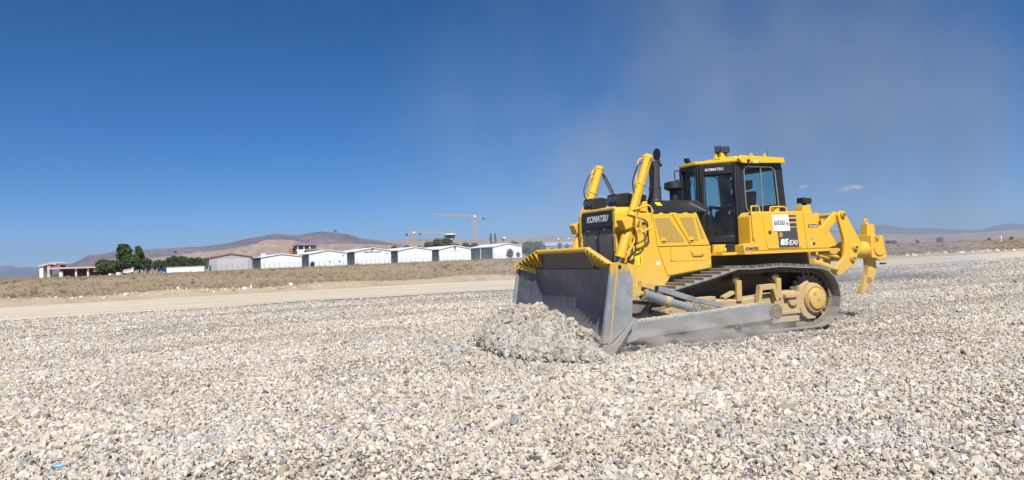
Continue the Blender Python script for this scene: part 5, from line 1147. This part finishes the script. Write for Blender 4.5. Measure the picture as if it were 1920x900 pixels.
# trees
def leaf_mat(name, c1, c2):
    b = NB(name); g = b.n('ShaderNodeNewGeometry'); n = b.noise(b.coord(), 0.5, 3)
    c = b.mix(b.math('ADD', b.math('MULTIPLY', g.outputs['Random Per Island'], 0.5), b.math('MULTIPLY', n, 0.5)), c1, c2)
    b.pbr(c, 0.7, 0, None, 0.2); return b.m
LF1 = leaf_mat('dark green foliage', (0.025, 0.045, 0.014), (0.09, 0.125, 0.04)); LF2 = leaf_mat('green foliage', (0.035, 0.065, 0.015), (0.11, 0.15, 0.04)); LF3 = leaf_mat('grey green foliage', (0.07, 0.09, 0.05), (0.17, 0.19, 0.12))
BARK = plain('bark', (0.10, 0.075, 0.05), 0.9)
def tree(px, pyt, pyb, wpx, D, label, group=None, mat=LF1, shape='round', dens=1.0, name='tree', cat='tree', seed=0):
    base = at(px, pyb, D); top = at(px, pyt, D); H_ = top.z - base.z; wd = wpx / FPX * D
    zg = float(field_z(np.array(base.x), np.array(base.y), np.array(road_v(base.x, base.y))))
    T = empty(name, (base.x, base.y, min(base.z, zg) - 0.2)); H_ += base.z - (min(base.z, zg) - 0.2); tag(T, label, cat, group)
    r = random.Random(seed + int(px * 7)); z0 = H_ * (0.12 if shape in ('shrub', 'column') else 0.2)
    tk = MB().cyl((0, 0, -0.3), (0, 0, H_ * 0.45), wd * 0.045 + 0.06, wd * 0.025 + 0.03, seg=8)
    for k in range(5):
        a = r.random() * 6.28; tk.cyl((0, 0, H_ * (0.22 + .05 * k)), (math.cos(a) * wd * .25, math.sin(a) * wd * .25, H_ * (0.5 + .07 * k)), wd * 0.02 + .03, 0.02, seg=6)
    tk.build('trunk', BARK, T)
    cl = []
    for k in range(int(34 * (1 if shape != 'column' else 1.4))):
        t = r.random()
        if shape == 'column': z = z0 + (H_ - z0) * t; rad = wd * 0.32 * math.sin(PI * min(1, t * 0.9 + 0.12)) ** 0.5
        elif shape == 'tall': z = z0 + (H_ - z0) * (0.04 + 0.90 * t); rad = wd * 0.34 * (1 - t) ** 0.45
        elif shape == 'cone': z = z0 + (H_ - z0) * t * 0.92; rad = wd * 0.42 * (1 - t) ** 0.7 + 0.1
        else: z = z0 + (H_ - z0) * (0.12 + 0.72 * t); rad = wd * 0.36 * math.sin(PI * (0.12 + 0.76 * t)) ** 0.7
        a = r.random() * 6.28; q = rad * r.uniform(0.3, 1.0); cl.append((math.cos(a) * q, math.sin(a) * q, z, wd * r.uniform(0.13, 0.22)))
    v = []; f = []; nl = int(62 * dens * len(cl)); ls = max(0.10, wd * 0.052)
    for k in range(nl):
        c_ = cl[k % len(cl)]; d = Vector((r.gauss(0, 1), r.gauss(0, 1), r.gauss(0, 0.8))); d = d.normalized() * (r.random() ** 0.4) * c_[3]
        if shape == 'column': d.z *= 1.8
        p = Vector(c_[:3]) + d
        if p.z > H_ * 1.02 or p.z < 0.1: continue
        a = Vector((r.gauss(0, 1), r.gauss(0, 1), r.gauss(0, 1))).normalized(); b_ = a.orthogonal().normalized(); s_ = ls * r.uniform(0.6, 1.3)
        j = len(v); v += [p - a * s_, p + b_ * s_ * 0.7, p + a * s_, p - b_ * s_ * 0.7]; f.append((j, j + 1, j + 2, j + 3))
    raw('crown', v, f, mat, T)
G1 = 'trees beside the white building'; G2 = 'trees rising behind the hangars'
tree(234, 459.5, 513, 46, 300, 'tallest dark green tree right of the white and pink building', G1, LF1, 'tall', 2.4)
tree(262, 462, 512, 28, 305, 'tall narrow dark tree just right of the tallest tree', G1, LF1, 'tall', 2.0)
tree(196, 487.5, 514, 34, 295, 'low bushy green tree beside the right end of the pink building', G1, LF2, 'round', 1.5)
tree(216, 489, 514, 34, 290, 'low rounded tree in front of the tallest tree', G1, LF1, 'round', 1.5)
tree(249, 476, 513, 36, 298, 'middling dark tree filling the gap between the two tall trees', G1, LF1, 'round', 1.7)
for px, py, w, lb in ((276, 485, 22, 'dark tree right of the two tall trees, leftmost of the low row'), (296, 487, 22, 'low dark tree above the blue cabin'), (312, 486, 24, 'low dark tree above the left end of the white trailer'),
                      (325, 479, 26, 'bushy dark tree, highest point of the row left of the grey hangar'), (343, 478.5, 24, 'rounded dark tree above the middle of the white trailer'), (360, 482, 22, 'dark tree above the right half of the white trailer'),
                      (372, 482.5, 22, 'dark tree near the left wall of the grey hangar'), (383, 489, 14, 'small dark tree touching the grey hangar')):
    tree(px, py, 507, w * 1.15, 345, lb, 'row of dark trees behind the white trailer', LF1, 'round', 1.1)
for px, py, w, lb in ((742, 461, 26, 'low dark tree above the left roof of the blank white hangar'), (764, 461, 24, 'low dark tree at the foot of the smaller crane'), (788, 459.5, 26, 'dark tree behind the blank white hangar ridge'),
                      (806, 452, 28, 'dark tree left of the control tower, lower one'), (822, 446, 26, 'tall dark tree left of the control tower'), (838, 443.5, 32, 'highest dark tree just in front of the control tower'),
                      (856, 455, 22, 'dark tree right of the control tower'), (872, 454, 20, 'rounded dark tree left of the tall crane mast'), (889, 453.5, 18, 'rounded dark tree at the foot of the tall crane mast')):
    tree(px, py, 478, w * 1.15, 620, lb, G2, LF1, 'round', 1.2)
tree(921.5, 438.5, 472, 8, 640, 'left poplar of the slim dark pair above the last hangar', 'pair of slim poplars', LF1, 'column', 1.2)
tree(929.5, 438, 472, 7, 640, 'right poplar of the slim dark pair above the last hangar', 'pair of slim poplars', LF1, 'column', 1.2)
for px, py, w, lb in ((965, 450, 26, 'green tree behind the right gable of the last hangar'), (990, 451.5, 32, 'broad green tree just right of the last hangar'), (1010, 452.5, 30, 'broad green tree beside the bulldozer blade'), (1024, 456, 18, 'small tree left of the long grey shed')):
    tree(px, py, 482, w, 560, lb, 'green trees right of the last hangar', LF2, 'round', 1.3)
tree(1050, 451, 478, 16, 430, 'thin grey green tree in front of the long grey shed', None, LF3, 'round', 0.35)
tree(1064, 453, 478, 14, 430, 'thin grey green sapling beside the grille of the bulldozer', None, LF3, 'round', 0.35)
tree(957, 466, 485, 18, 430, 'sparse grey green shrub before the white gable of the last hangar', 'shrubs along the fence', LF3, 'shrub', 0.5, 'shrub', 'shrub')
tree(972, 471.5, 484, 10, 430, 'small grey green shrub at the right corner of the last hangar', 'shrubs along the fence', LF3, 'shrub', 0.6, 'shrub', 'shrub')
tree(586, 490, 500, 11, 385, 'dark round shrub at the left corner of the plain white hangar', 'shrubs along the fence', LF1, 'shrub', 0.8, 'shrub', 'shrub')
tree(1763, 444.5, 451, 15, 330, 'lone low bush on the horizon right of the ripper', None, LF3, 'shrub', 0.8, 'bush', 'bush')
for px, py, lb in ((1720, 449, 'tiny scrub bush on the field edge right of the ripper'), (1855, 446, 'low scrub bush left of the white post'), (1897, 443, 'low scrub bush at the right edge of the view')):
    tree(px, py, py + 5, 9, 260, lb, None, LF3, 'shrub', 0.5, 'bush', 'bush')

# long grey shed behind the bulldozer's blade
D = 520; a = at(1024, 470, D); b2 = at(1120, 466, D); ze = at(1050, 459.5, D).z; zr = at(1050, 453, D).z
sh = empty('shed', (a.x, a.y, 0)); tag(sh, 'long low grey shed with a pale roof behind the blade', 'shed'); L_ = (b2 - a).x
MB().b6(0, L_, 0, 18, -1, ze).build('wall', CONC, sh)
MB().prism([(-0.5, ze), (9, zr), (18.5, ze), (18.5, ze - 0.3), (-0.5, ze - 0.3)], -0.6, L_ + 0.6, 'x').build('roof', plain('pale grey roof', (0.42, 0.44, 0.45), 0.7), sh)
for k in range(6): MB().b6(3 + k * 5.5, 5.5 + k * 5.5, -0.1, 0.02, ze - 3.2, ze - 1.6).build('window', DG, sh)
for px, py in ((1047, 448.5), (1066, 448)):
    p = at(px, py, 560); z0 = 1.4
    o = MB().cyl((p.x, p.y, z0), (p.x, p.y, p.z - 0.6), 0.12, seg=8).build('light_mast', GSTEEL); tag(o, 'thin mast topped by a bright white dome, %s of the two above the grey shed' % ('left' if px < 1060 else 'right'), 'mast', 'masts with white domes')
    bm = bmesh.new(); bmesh.ops.create_icosphere(bm, subdivisions=2, radius=0.9); me = bpy.data.meshes.new('dome'); bm.to_mesh(me); bm.free(); me.materials.append(WHP); me.shade_smooth()
    d = bpy.data.objects.new('dome', me); col.objects.link(d); d.location = (p.x, p.y, p.z); d.parent = o

# white and pink building on the left
def bldg():
    D = 300
    def X(px): return at(px, 515, D).x
    def Z(py, px=130): return at(px, py, D).z
    x0 = X(74); Bd = empty('building', (x0, D, 0)); tag(Bd, 'low white and pink open fronted building with a canopy, far left', 'building')
    def xx(px): return X(px) - x0
    zb = Z(521, 130) - 0.8
    MB().b6(xx(74), xx(81), 0, 6, zb, Z(499, 78)).build('white_wall', WHP, Bd)
    MB().prism([(xx(74), Z(497.5, 74)), (xx(98), Z(491.6, 98)), (xx(107), Z(494, 107)), (xx(106), Z(497, 106)), (xx(97), Z(495, 97)), (xx(74), Z(501, 74))], -0.5, 8).build('sloping_canopy', PNK, Bd)
    MB().b6(xx(88.5), xx(94), 0, 0.8, zb, Z(497, 90)).build('pillar', PNK, Bd)
    MB().b6(xx(81), xx(88.5), 3, 3.4, zb, Z(502.5, 85)).build('inner_wall', WHP, Bd)
    MB().prism([(xx(94), Z(505, 94)), (xx(94), Z(502.3, 94)), (xx(186), Z(499.2, 186)), (xx(186), Z(502, 186))], -1.5, 9).build('canopy_roof', PNK, Bd)
    MB().b6(xx(94), xx(184), 6.5, 8.5, zb, Z(502, 150)).build('rear_wall', REDP, Bd)
    for px in (112, 142, 164.5): MB().b6(xx(px), xx(px + (6 if px == 112 else 2.6)), -0.4, 0.3, zb, Z(503 if px != 112 else 508, px)).build('pillar' if px != 112 else 'white_board', WHP, Bd)
    for a_, b_ in ((119, 140), (144, 163)): MB().b6(xx(a_), xx(b_), 5.6, 5.9, Z(515.5, a_), Z(513.5, a_)).build('bench_rail', PNK, Bd)
    MB().b6(xx(176), xx(181), -0.3, 0.0, Z(509.5, 178), Z(504.5, 178)).build('notice_board', WHP, Bd)
    MB().b6(xx(96), xx(106), 1.5, 4, zb, Z(514, 100)).build('counter', WHP, Bd)
    MB().b6(xx(94), xx(101), 7, 8, Z(501, 98), Z(496, 98)).build('window', DG, Bd)
bldg()
def simple(name, label, cat, parts, loc, group=None, rz=0.0):
    o = empty(name, loc, rz); tag(o, label, cat, group)
    for nm, mb_, mt in parts: mb_.build(nm, mt, o)
    return o
D = 290
# banner with red letters, sign posts
a = at(232, 513, D); b2 = at(250, 513, D); za = at(232, 507, D).z; zb_ = at(250, 502, D).z; zc = at(241, 511, D).z; w_ = b2.x - a.x
bn = simple('banner', 'white banner with red lettering between posts beside the tallest tree', 'banner', [('sheet', MB().prism([(0, zc - 0.2), (0, za + .2), (w_, zb_), (w_, zc + 0.2)], -0.03, 0.03), WHP), ('post', MB().b6(w_ - .05, w_ + .25, -.1, .1, 0.8, zb_ + 0.3), CONC), ('post', MB().b6(-.25, -.05, -.1, .1, 0.8, za + 0.3), BRN)], (a.x, D, 0))
text('JOB', 'lettering', plain('red print on banner', (0.6, 0.05, 0.05), 0.6), (w_ * 0.08, -0.05, zc + 0.25), (1, 0, 0.22), (0, 0, 1), 0.8, w_ * 0.8, bn, 0.05, 0, 0.02)
# car-like pale shapes replaced by plaster blocks seen below the trees
for px, w_px, h_px, lb in ((207, 5, 2.2, 'small white block left of the pale heap under the trees'), (222, 8, 3.5, 'pale stone block under the tallest tree')):
    p = at(px, 516, 288); s_ = w_px / FPX * 288
    o = MB().prism(rpoly([(-s_ / 2, 0.6), (s_ / 2, 0.6), (s_ * .42, 0.6 + h_px / FPX * 288 + .6), (-s_ * .3, 0.6 + h_px / FPX * 288 + .7)], 0.2), -0.6, 0.6).build('stone_block', WHP); o.location = (p.x, 288, 0); tag(o, lb, 'block')
# short concrete posts
pst = None
for k, px in enumerate((256, 267, 273.5, 284, 294)):
    p = at(px, 514, 285); zt = at(px, 506.5, 285).z; lab = ('leftmost', 'second', 'middle', 'fourth', 'rightmost')[k] + ' of the five stubby concrete posts below the dark trees'
    if pst is None: pst = MB().prism([(-.25, 0.5), (.25, 0.5), (.22, zt), (.0, zt + .15), (-.22, zt)], -.2, .2).build('concrete_post', CONC); o = pst
    else: o = pst.copy(); col.objects.link(o)
    o.location = (p.x, 285, 0); tag(o, lab, 'post', 'concrete posts below the trees')
# blue cabin and long white trailer
D = 330; a = at(303, 512, D); b2 = at(312, 511, D); zt = at(307, 502, D).z; w_ = b2.x - a.x
simple('cabin', 'small blue cabin at the left end of the white trailer', 'cabin', [('body', MB().prism(rpoly([(0, 0.6), (0, zt - .3), (w_ * .5, zt), (w_, zt - .3), (w_, 0.6)], 0.1), 0, 3), BLUEP), ('window', MB().b6(w_ * .2, w_ * .7, -0.06, 0.01, zt - 1.6, zt - 0.6), DG), ('stripe', MB().b6(w_ * .35, w_ * .55, -0.06, 0.01, 0.6, zt - 1.7), WHP)], (a.x, D, 0))
a = at(312.5, 512, D); b2 = at(383, 510, D); z0 = at(313, 501.5, D).z; z1 = at(383, 498.8, D).z; w_ = b2.x - a.x
tp = [('body', MB().prism([(0, 0.9), (0, z0), (w_, z1), (w_, 0.9)], 0, 2.6), WHP), ('roof_edge', MB().prism([(-.2, z0), (-.2, z0 + .25), (w_ + .2, z1 + .25), (w_ + .2, z1)], -.2, 2.8), plain('grey roof edge', (0.3, 0.3, 0.32), 0.6))]
simple('trailer', 'very long white trailer with a flat grey roof edge left of the grey hangar', 'trailer', tp, (a.x, D, 0))
a = at(385, 510, 340); simple('hut', 'small grey hut between the white trailer and the grey hangar', 'hut', [('body', MB().b6(0, 1.8, 0, 2.5, 0.8, at(386, 498, 340).z), CONC), ('window', MB().b6(0.5, 1.3, -.06, 0.01, 2.2, 3.4), DG)], (a.x, 340, 0))

# old control tower with brown cabin
D = 560
def X(px, D=560): return at(px, 470, D).x
c0 = X(565); Zt = lambda py, px=565, D=560: at(px, py, D).z
tw = empty('control_tower', (c0, D, 0)); tag(tw, 'squat brown control tower cabin with dark windows above the white hangars', 'control tower')
MB().b6(X(549) - c0, X(585) - c0, 0, 12, 0, Zt(470)).build('tower_block', BRN, tw)
MB().b6(X(551) - c0, X(584.5) - c0, -0.5, 12, Zt(467), Zt(461.5)).build('glazing', DG, tw)
MB().b6(X(549) - c0, X(586) - c0, -1.2, 13, Zt(461.5), Zt(460)).build('roof', BRN, tw)
MB().b6(X(541.5) - c0, X(548.5) - c0, 1, 8, 0, Zt(464.5)).build('side_block', RFR, tw)
for px in (558.5, 570): MB().b6(X(px) - c0, X(px + 1.2) - c0, -0.8, -0.5, Zt(468), Zt(461.5)).build('mullion', WHP, tw)
MB().b6(X(580.5) - c0, X(582.5) - c0, -0.8, -0.5, Zt(467.5), Zt(462.3)).build('mullion', WHP, tw)
MB().prism([(X(557) - c0, Zt(468)), (X(572) - c0, Zt(468)), (X(570) - c0, Zt(476)), (X(559) - c0, Zt(477))], -1.0, -0.6).build('white_panel', WHP, tw)
# new control tower
D = 760; p = at(844, 452, D); px2 = lambda q: q / FPX * D
nt_ = empty('control_tower', (p.x, D, 0)); tag(nt_, 'white topped control tower with dark glass and dark red stem above the trees', 'control tower')
zz = lambda py: at(844, py, D).z
MB().cyl((0, 0, 0), (0, 0, zz(450)), px2(3.2), seg=16).build('stem', WHP, nt_)
MB().cyl((0, 0, zz(452)), (0, 0, zz(446)), px2(4), px2(8.5), seg=16).build('red_collar', REDP, nt_)
MB().cyl((0, 0, zz(446)), (0, 0, zz(440.5)), px2(8.5), px2(10.8), seg=16).build('glazing', DG, nt_)
MB().cyl((0, 0, zz(440.5)), (0, 0, zz(437.8)), px2(11.8), seg=16).build('white_crown', WHP, nt_)
MB().cyl((0, 0, zz(437.8)), (0, 0, zz(437)), px2(10), seg=16).build('roof', BRN, nt_)
MB().b6(-px2(5), -px2(1), -px2(7.5), -px2(6.5), zz(449.5), zz(447.5)).b6(px2(1), px2(5), -px2(7.5), -px2(6.5), zz(449.5), zz(447.5)).build('white_chevron', WHP, nt_)

# cranes
def crane(pxm, pytop, pyb, pxl, pyl, pxr, D, label, swing, mw=5, cat='tower crane'):
    base = at(pxm, pyb, D); top = at(pxm, pytop, D); k = D / FPX
    Cn = empty('tower_crane', (base.x, D, 0)); tag(Cn, label, cat, 'tower cranes beyond the hangars')
    w = mw * k / 2; zt = top.z
    m_ = MB(); 
    for a in (-w, w):
        for b_ in (-w, w): m_.beam((a, b_, 0), (a, b_, zt), 0.6 * k, 0.6 * k, (1, 0, 0))
    nb = int(zt / (2 * w)); 
    for i in range(nb):
        z0, z1 = zt * i / nb, zt * (i + 1) / nb
        for b_ in (-w, w): m_.beam((-w, b_, z0), (w, b_, z1), 0.4 * k, 0.4 * k, (0, 1, 0)); m_.beam((w, b_, z0), (-w, b_, z1), 0.4 * k, 0.4 * k, (0, 1, 0)); m_.beam((b_, -w, z0), (b_, w, z1), 0.4 * k, 0.4 * k, (1, 0, 0))
    m_.build('mast', YC, Cn)
    def boom(pxe, pye, name, h):
        e = at(pxe, pye, D + swing * (1 if (pxe - pxm) * (pxl - pxm) > 0 else -0.2)); E = Vector((e.x - base.x, e.y - D, e.z)); A = Vector((0, 0, zt)); bm_ = MB(); d = E - A; n_ = max(3, int(d.length / (h * 1.3))); side = Vector((0, 1, 0)) * h * 0.4
        for s_ in (side, -side): bm_.beam(A + s_, E + s_, 0.6 * k, 0.6 * k)
        up_ = Vector((0, 0, h)); bm_.beam(A + up_, E + up_ * 0.5, 0.6 * k, 0.6 * k)
        for i in range(n_):
            q0, q1 = A + d * (i / n_), A + d * ((i + 1) / n_); u_ = up_ * (1 - 0.5 * (i + 0.5) / n_); mid = (q0 + q1) / 2 + u_
            for s_ in (side, -side): bm_.beam(q0 + s_, mid, 0.36 * k, 0.36 * k); bm_.beam(mid, q1 + s_, 0.36 * k, 0.36 * k)
        bm_.build(name, YC, Cn); return E
    boom(pxl, pyl, 'jib', 3.2 * k); E = boom(pxr, pytop + 1.5, 'counter_jib', 1.6 * k)
    MB().box(E + Vector((-1.5 * k if pxr > pxm else 1.5 * k, 0, -1.2 * k)), (4 * k, 3 * k, 4 * k)).build('counterweight', BRN, Cn)
    MB().box((0, -w, zt + 1.5 * k), (4 * k, 3 * k, 3.5 * k)).build('cab', WHP, Cn)
    if pxl < pxm and mw > 3:
        MB().cyl((-12 * k, 0, zt), (-12 * k, 0, zt - 10 * k), 0.15 * k, seg=6).box((-12 * k, 0, zt - 10 * k), (k, k, 1.5 * k)).build('hook_line', BRN, Cn)
crane(892.5, 407, 462, 808, 402.5, 908, 700, 'tall yellow tower crane with a long jib reaching left over the hangars', 25, 4.2)
crane(778, 437.5, 470, 857, 438.5, 761, 820, 'lower yellow tower crane with its jib reaching right to the control tower', 30, 3.6)
crane(946.5, 447.5, 470, 953, 449.5, 942, 1400, 'tiny distant yellow crane right of the two poplars', 0, 2.0)
# light masts
for px, pt, pb, D, lb in ((630, 432.5, 480, 520, 'tall thin floodlight mast above the lettered hangar'), (329, 472, 505, 380, 'thin floodlight mast above the trees left of the grey hangar'), (789, 438.5, 475, 640, 'thin floodlight mast right of the lower crane mast')):
    p = at(px, pb, D); zt = at(px, pt, D).z; k = D / FPX
    o = simple('floodlight_mast', lb, 'floodlight mast', [('pole', MB().cyl((0, 0, 0), (0, 0, zt), 0.45 * k, 0.28 * k, seg=8), GSTEEL), ('lamp_head', MB().b6(-3 * k, -1 * k, -.5, .5, zt - 1.6 * k, zt).b6(1 * k, 3 * k, -.5, .5, zt - 1.6 * k, zt).b6(-1.5 * k, 1.5 * k, -.5, .5, zt - 0.4 * k, zt + 1.2 * k), BRN)], (p.x, D, 0), 'floodlight masts')
# right side of the field
D = 250; a = at(1668, 456, D); zt = at(1675, 450.8, D).z
simple('ruined_shed', 'small dark broken shed on the field right of the ripper', 'shed', [('body', MB().prism([(0, -0.5), (0, zt), (1.6, zt + .05), (2.5, zt - .35), (2.5, -0.5)], 0, 2), BRN), ('beam', MB().b6(-1.2, -.9, 0, .3, 0, zt + .2), BRN)], (a.x, D, 0))
p = at(1877, 447, 220); o = simple('marker_post', 'white marker post standing on the field at the right horizon', 'post', [('pole', MB().b6(-.12, .12, -.12, .12, 0, at(1877, 444, 220).z), WHP), ('head', MB().b6(-.22, .22, -.15, .15, at(1877, 444, 220).z, at(1877, 442, 220).z), WHP)], (p.x, 220, 0))

# white rocks along the right road edge: one of a kind, copied
src = rocks.objects[3].data.copy(); src.materials.clear(); src.materials.append(plain('whitish limestone', (0.62, 0.59, 0.52), 0.9)); proto = None
where = [('leftmost', 1700), ('second', 1712), ('third', 1735), ('fourth', 1772), ('fifth', 1800), ('sixth', 1806), ('seventh', 1822), ('eighth', 1842), ('ninth', 1851), ('tenth', 1870), ('eleventh', 1884), ('rightmost', 1901)]
for nm, px in where:
    d = at(px, 470, 1); t = 50.8 / (-0.4906 * d.x + 0.8714); x, y = d.x * t, t
    o = bpy.data.objects.new('limestone_rock', src); col.objects.link(o)
    o.location = (x, y, float(field_z(np.array(x), np.array(y), np.array(50.8))) + 0.05); s_ = rnd.uniform(0.35, 0.75); o.scale = (s_, s_, s_ * 1.1); o.rotation_euler = (rnd.uniform(-.4, .4), rnd.uniform(-.4, .4), rnd.random() * 6)
    tag(o, '%s of the twelve whitish rocks lying along the far road edge, right side' % nm, 'rock', 'whitish rocks along the road edge')
# blue plastic lump in the gravel
bm = bmesh.new(); bmesh.ops.create_icosphere(bm, subdivisions=3, radius=1); 
for vv in bm.verts: w_ = 1 + 0.12 * mnoise.noise(vv.co * 1.7); vv.co = Vector((vv.co.x * 0.05 * w_, vv.co.y * 0.026 * w_, vv.co.z * 0.016 * w_))
me = bpy.data.meshes.new('pebble'); bm.to_mesh(me); bm.free(); me.shade_smooth(); me.materials.append(plain('light blue stone', (0.25, 0.42, 0.72), 0.5))
o = bpy.data.objects.new('pebble', me); col.objects.link(o); d = at(110, 876, 1) - CAMP; t = (EYE - 0.03) / -d.z; o.location = CAMP + d * t + Vector((0, 0, 0.012)); o.rotation_euler.z = 0.1; tag(o, 'smooth light blue oval stone lying in the gravel, bottom left', 'stone')
# rut of darker stones / boulders near blade foot: large stones
for k, (px, py, sz_, lb) in enumerate(((1092, 678, 0.13, 'pale angular boulder at the foot of the stone heap by the blade corner'), (965, 795, 0.12, 'dark grey angular stone lying alone in the middle foreground'), (1205, 656, 0.09, 'pale rounded stone in the dust behind the blade corner'), (925, 802, 0.17, 'broad flat pale slab in the middle foreground'))):
    d = at(px, py, 1) - CAMP; t = (EYE - 0.02) / -d.z; p = CAMP + d * t
    mt = plain('slate grey stone', (0.22, 0.23, 0.25), 0.8) if k == 1 else plain('cream stone', (0.55, 0.50, 0.42), 0.85)
    me = rocks.objects[5 + k].data.copy(); me.materials.clear(); me.materials.append(mt)
    o = bpy.data.objects.new('stone', me); col.objects.link(o); o.location = (p.x, p.y, 0.04); o.scale = (sz_ * 1.2, sz_, sz_ * 1.2); o.rotation_euler = (0.2, 0.1, k * 1.3); tag(o, lb, 'stone')

# ------------------------------------------------------------------ air: haze, dust, clouds
def volmesh(name, lo, hi, mat):
    return MB().b6(lo[0], hi[0], lo[1], hi[1], lo[2], hi[2]).build(name, mat, smooth=False)
b = NB('haze air'); pv = b.n('ShaderNodeVolumePrincipled'); pv.inputs['Color'].default_value = (0.50, 0.68, 1.0, 1); pv.inputs['Density'].default_value = 6.0e-5; pv.inputs['Anisotropy'].default_value = 0.0
b.l(pv.outputs[0], b.out.inputs['Volume'])
hz = volmesh('haze', (-19500, -3000, -1.6), (19500, 19500, 620), b.m); tag(hz, kind='stuff')
def dust_mat(name, dens, scale, lo, hi, color=(0.80, 0.74, 0.66), edge=0.9, zfall=None):
    b = NB(name); o = b.coord(); 
    r = b.n('ShaderNodeVectorMath', operation='LENGTH'); b.l(o, r.inputs[0]); fall = b.maprange(r.outputs['Value'], edge, 0.25)
    n = b.noise(b.mapping(o, scale), 1.0, 5, 0.62); f = b.math('MULTIPLY', b.maprange(n, lo, hi), fall)
    pv = b.n('ShaderNodeVolumePrincipled'); pv.inputs['Color'].default_value = (*color, 1); pv.inputs['Anisotropy'].default_value = -0.5
    b.l(b.math('MULTIPLY', f, dens), pv.inputs['Density']); b.l(pv.outputs[0], b.out.inputs['Volume']); return b.m
def puff(name, loc, size, mat, rz, label):
    bm = bmesh.new(); bmesh.ops.create_icosphere(bm, subdivisions=3, radius=1); me = bpy.data.meshes.new(name); bm.to_mesh(me); bm.free(); me.materials.append(mat)
    o = bpy.data.objects.new(name, me); col.objects.link(o); o.location = loc; o.scale = size; o.rotation_euler.z = rz; return tag(o, label, 'dust', kind='stuff')
def dloc(x, y, z): return (DOZ.x + FD.x * x + LF.x * y, DOZ.y + FD.y * x + LF.y * y, z)
puff('dust_plume', (10.5, 32, 5.0), (20, 9, 16), dust_mat('drifting dust', 0.20, (2.8, 2.4, 1.7), 0.38, 0.74, (0.72, 0.82, 0.95)), R(12), 'thin drifting dust plume rising in the sky behind the bulldozer')
puff('track_dust', dloc(0.9, 1.85, 0.12), (3.2, 1.15, 0.70), dust_mat('track dust', 2.6, (5, 3, 3), 0.42, 0.64), YAW, 'pale dust swirling low beside the near track and behind the blade corner')
puff('heap_dust', dloc(3.4, 0.6, 0.35), (1.5, 1.3, 0.6), dust_mat('heap dust', 0.22, (3.5, 3.5, 3), 0.40, 0.70), YAW, 'thin dust hanging over the stone heap in front of the blade')
puff('rear_dust', dloc(-4.5, -0.6, 0.5), (4.2, 3.0, 1.5), dust_mat('rear dust', 0.14, (2.5, 2.5, 2), 0.30, 0.70), YAW, 'faint dust haze behind the sprocket and ripper')
b = NB('cloud body'); tr_ = b.n('ShaderNodeBsdfTransparent'); df = b.n('ShaderNodeBsdfDiffuse'); df.inputs[0].default_value = (0.9, 0.9, 0.9, 1); mx = b.n('ShaderNodeMixShader')
b.l(b.maprange(b.noise(b.coord(), 1.6, 5, 0.65), 0.40, 0.66, 0.0, 0.22), mx.inputs[0]); b.l(tr_.outputs[0], mx.inputs[1]); b.l(df.outputs[0], mx.inputs[2]); b.l(mx.outputs[0], b.out.inputs['Surface']); CLM = b.m
for px, py, w, h_, nn, lb in ((1593, 354, 19, 7, 26, 'small bright oval cloud right of the cab'), (1504, 351, 10, 5, 7, 'tiny faint cloud wisp just right of the cab'), (1172, 370, 34, 11, 34, 'hazy white cloud behind the near lift cylinder'), (1105, 397, 26, 5, 12, 'faint low cloud left of the grille')):
    D = 13500 if px == 1105 else 10000; p = at(px, py, D); k = D / FPX; r = random.Random(px); bm = bmesh.new()
    for q in range(nn):
        a = r.gauss(0, 0.45); c_ = Vector((a, r.gauss(0, 0.3), r.gauss(0.0, 0.30) * (1 - min(1, abs(a)) * .5))); rr = r.uniform(0.3, 0.6)
        g = bmesh.ops.create_icosphere(bm, subdivisions=3, radius=1.0)['verts']
        for vv in g:
            d = vv.co.copy(); f_ = rr * (1 + 0.45 * mnoise.fractal(d * 1.6 + Vector((q, px, 0)), 1.0, 2.0, 4)); vv.co = c_ + Vector((d.x * f_, d.y * f_, d.z * f_ * 0.9))
    me = bpy.data.meshes.new('cloud'); bm.to_mesh(me); bm.free(); me.materials.append(CLM); me.shade_smooth()
    o = bpy.data.objects.new('cloud', me); col.objects.link(o); o.location = p; o.scale = (w * k, w * k * 0.6, h_ * k); tag(o, lb, 'cloud', kind='structure')
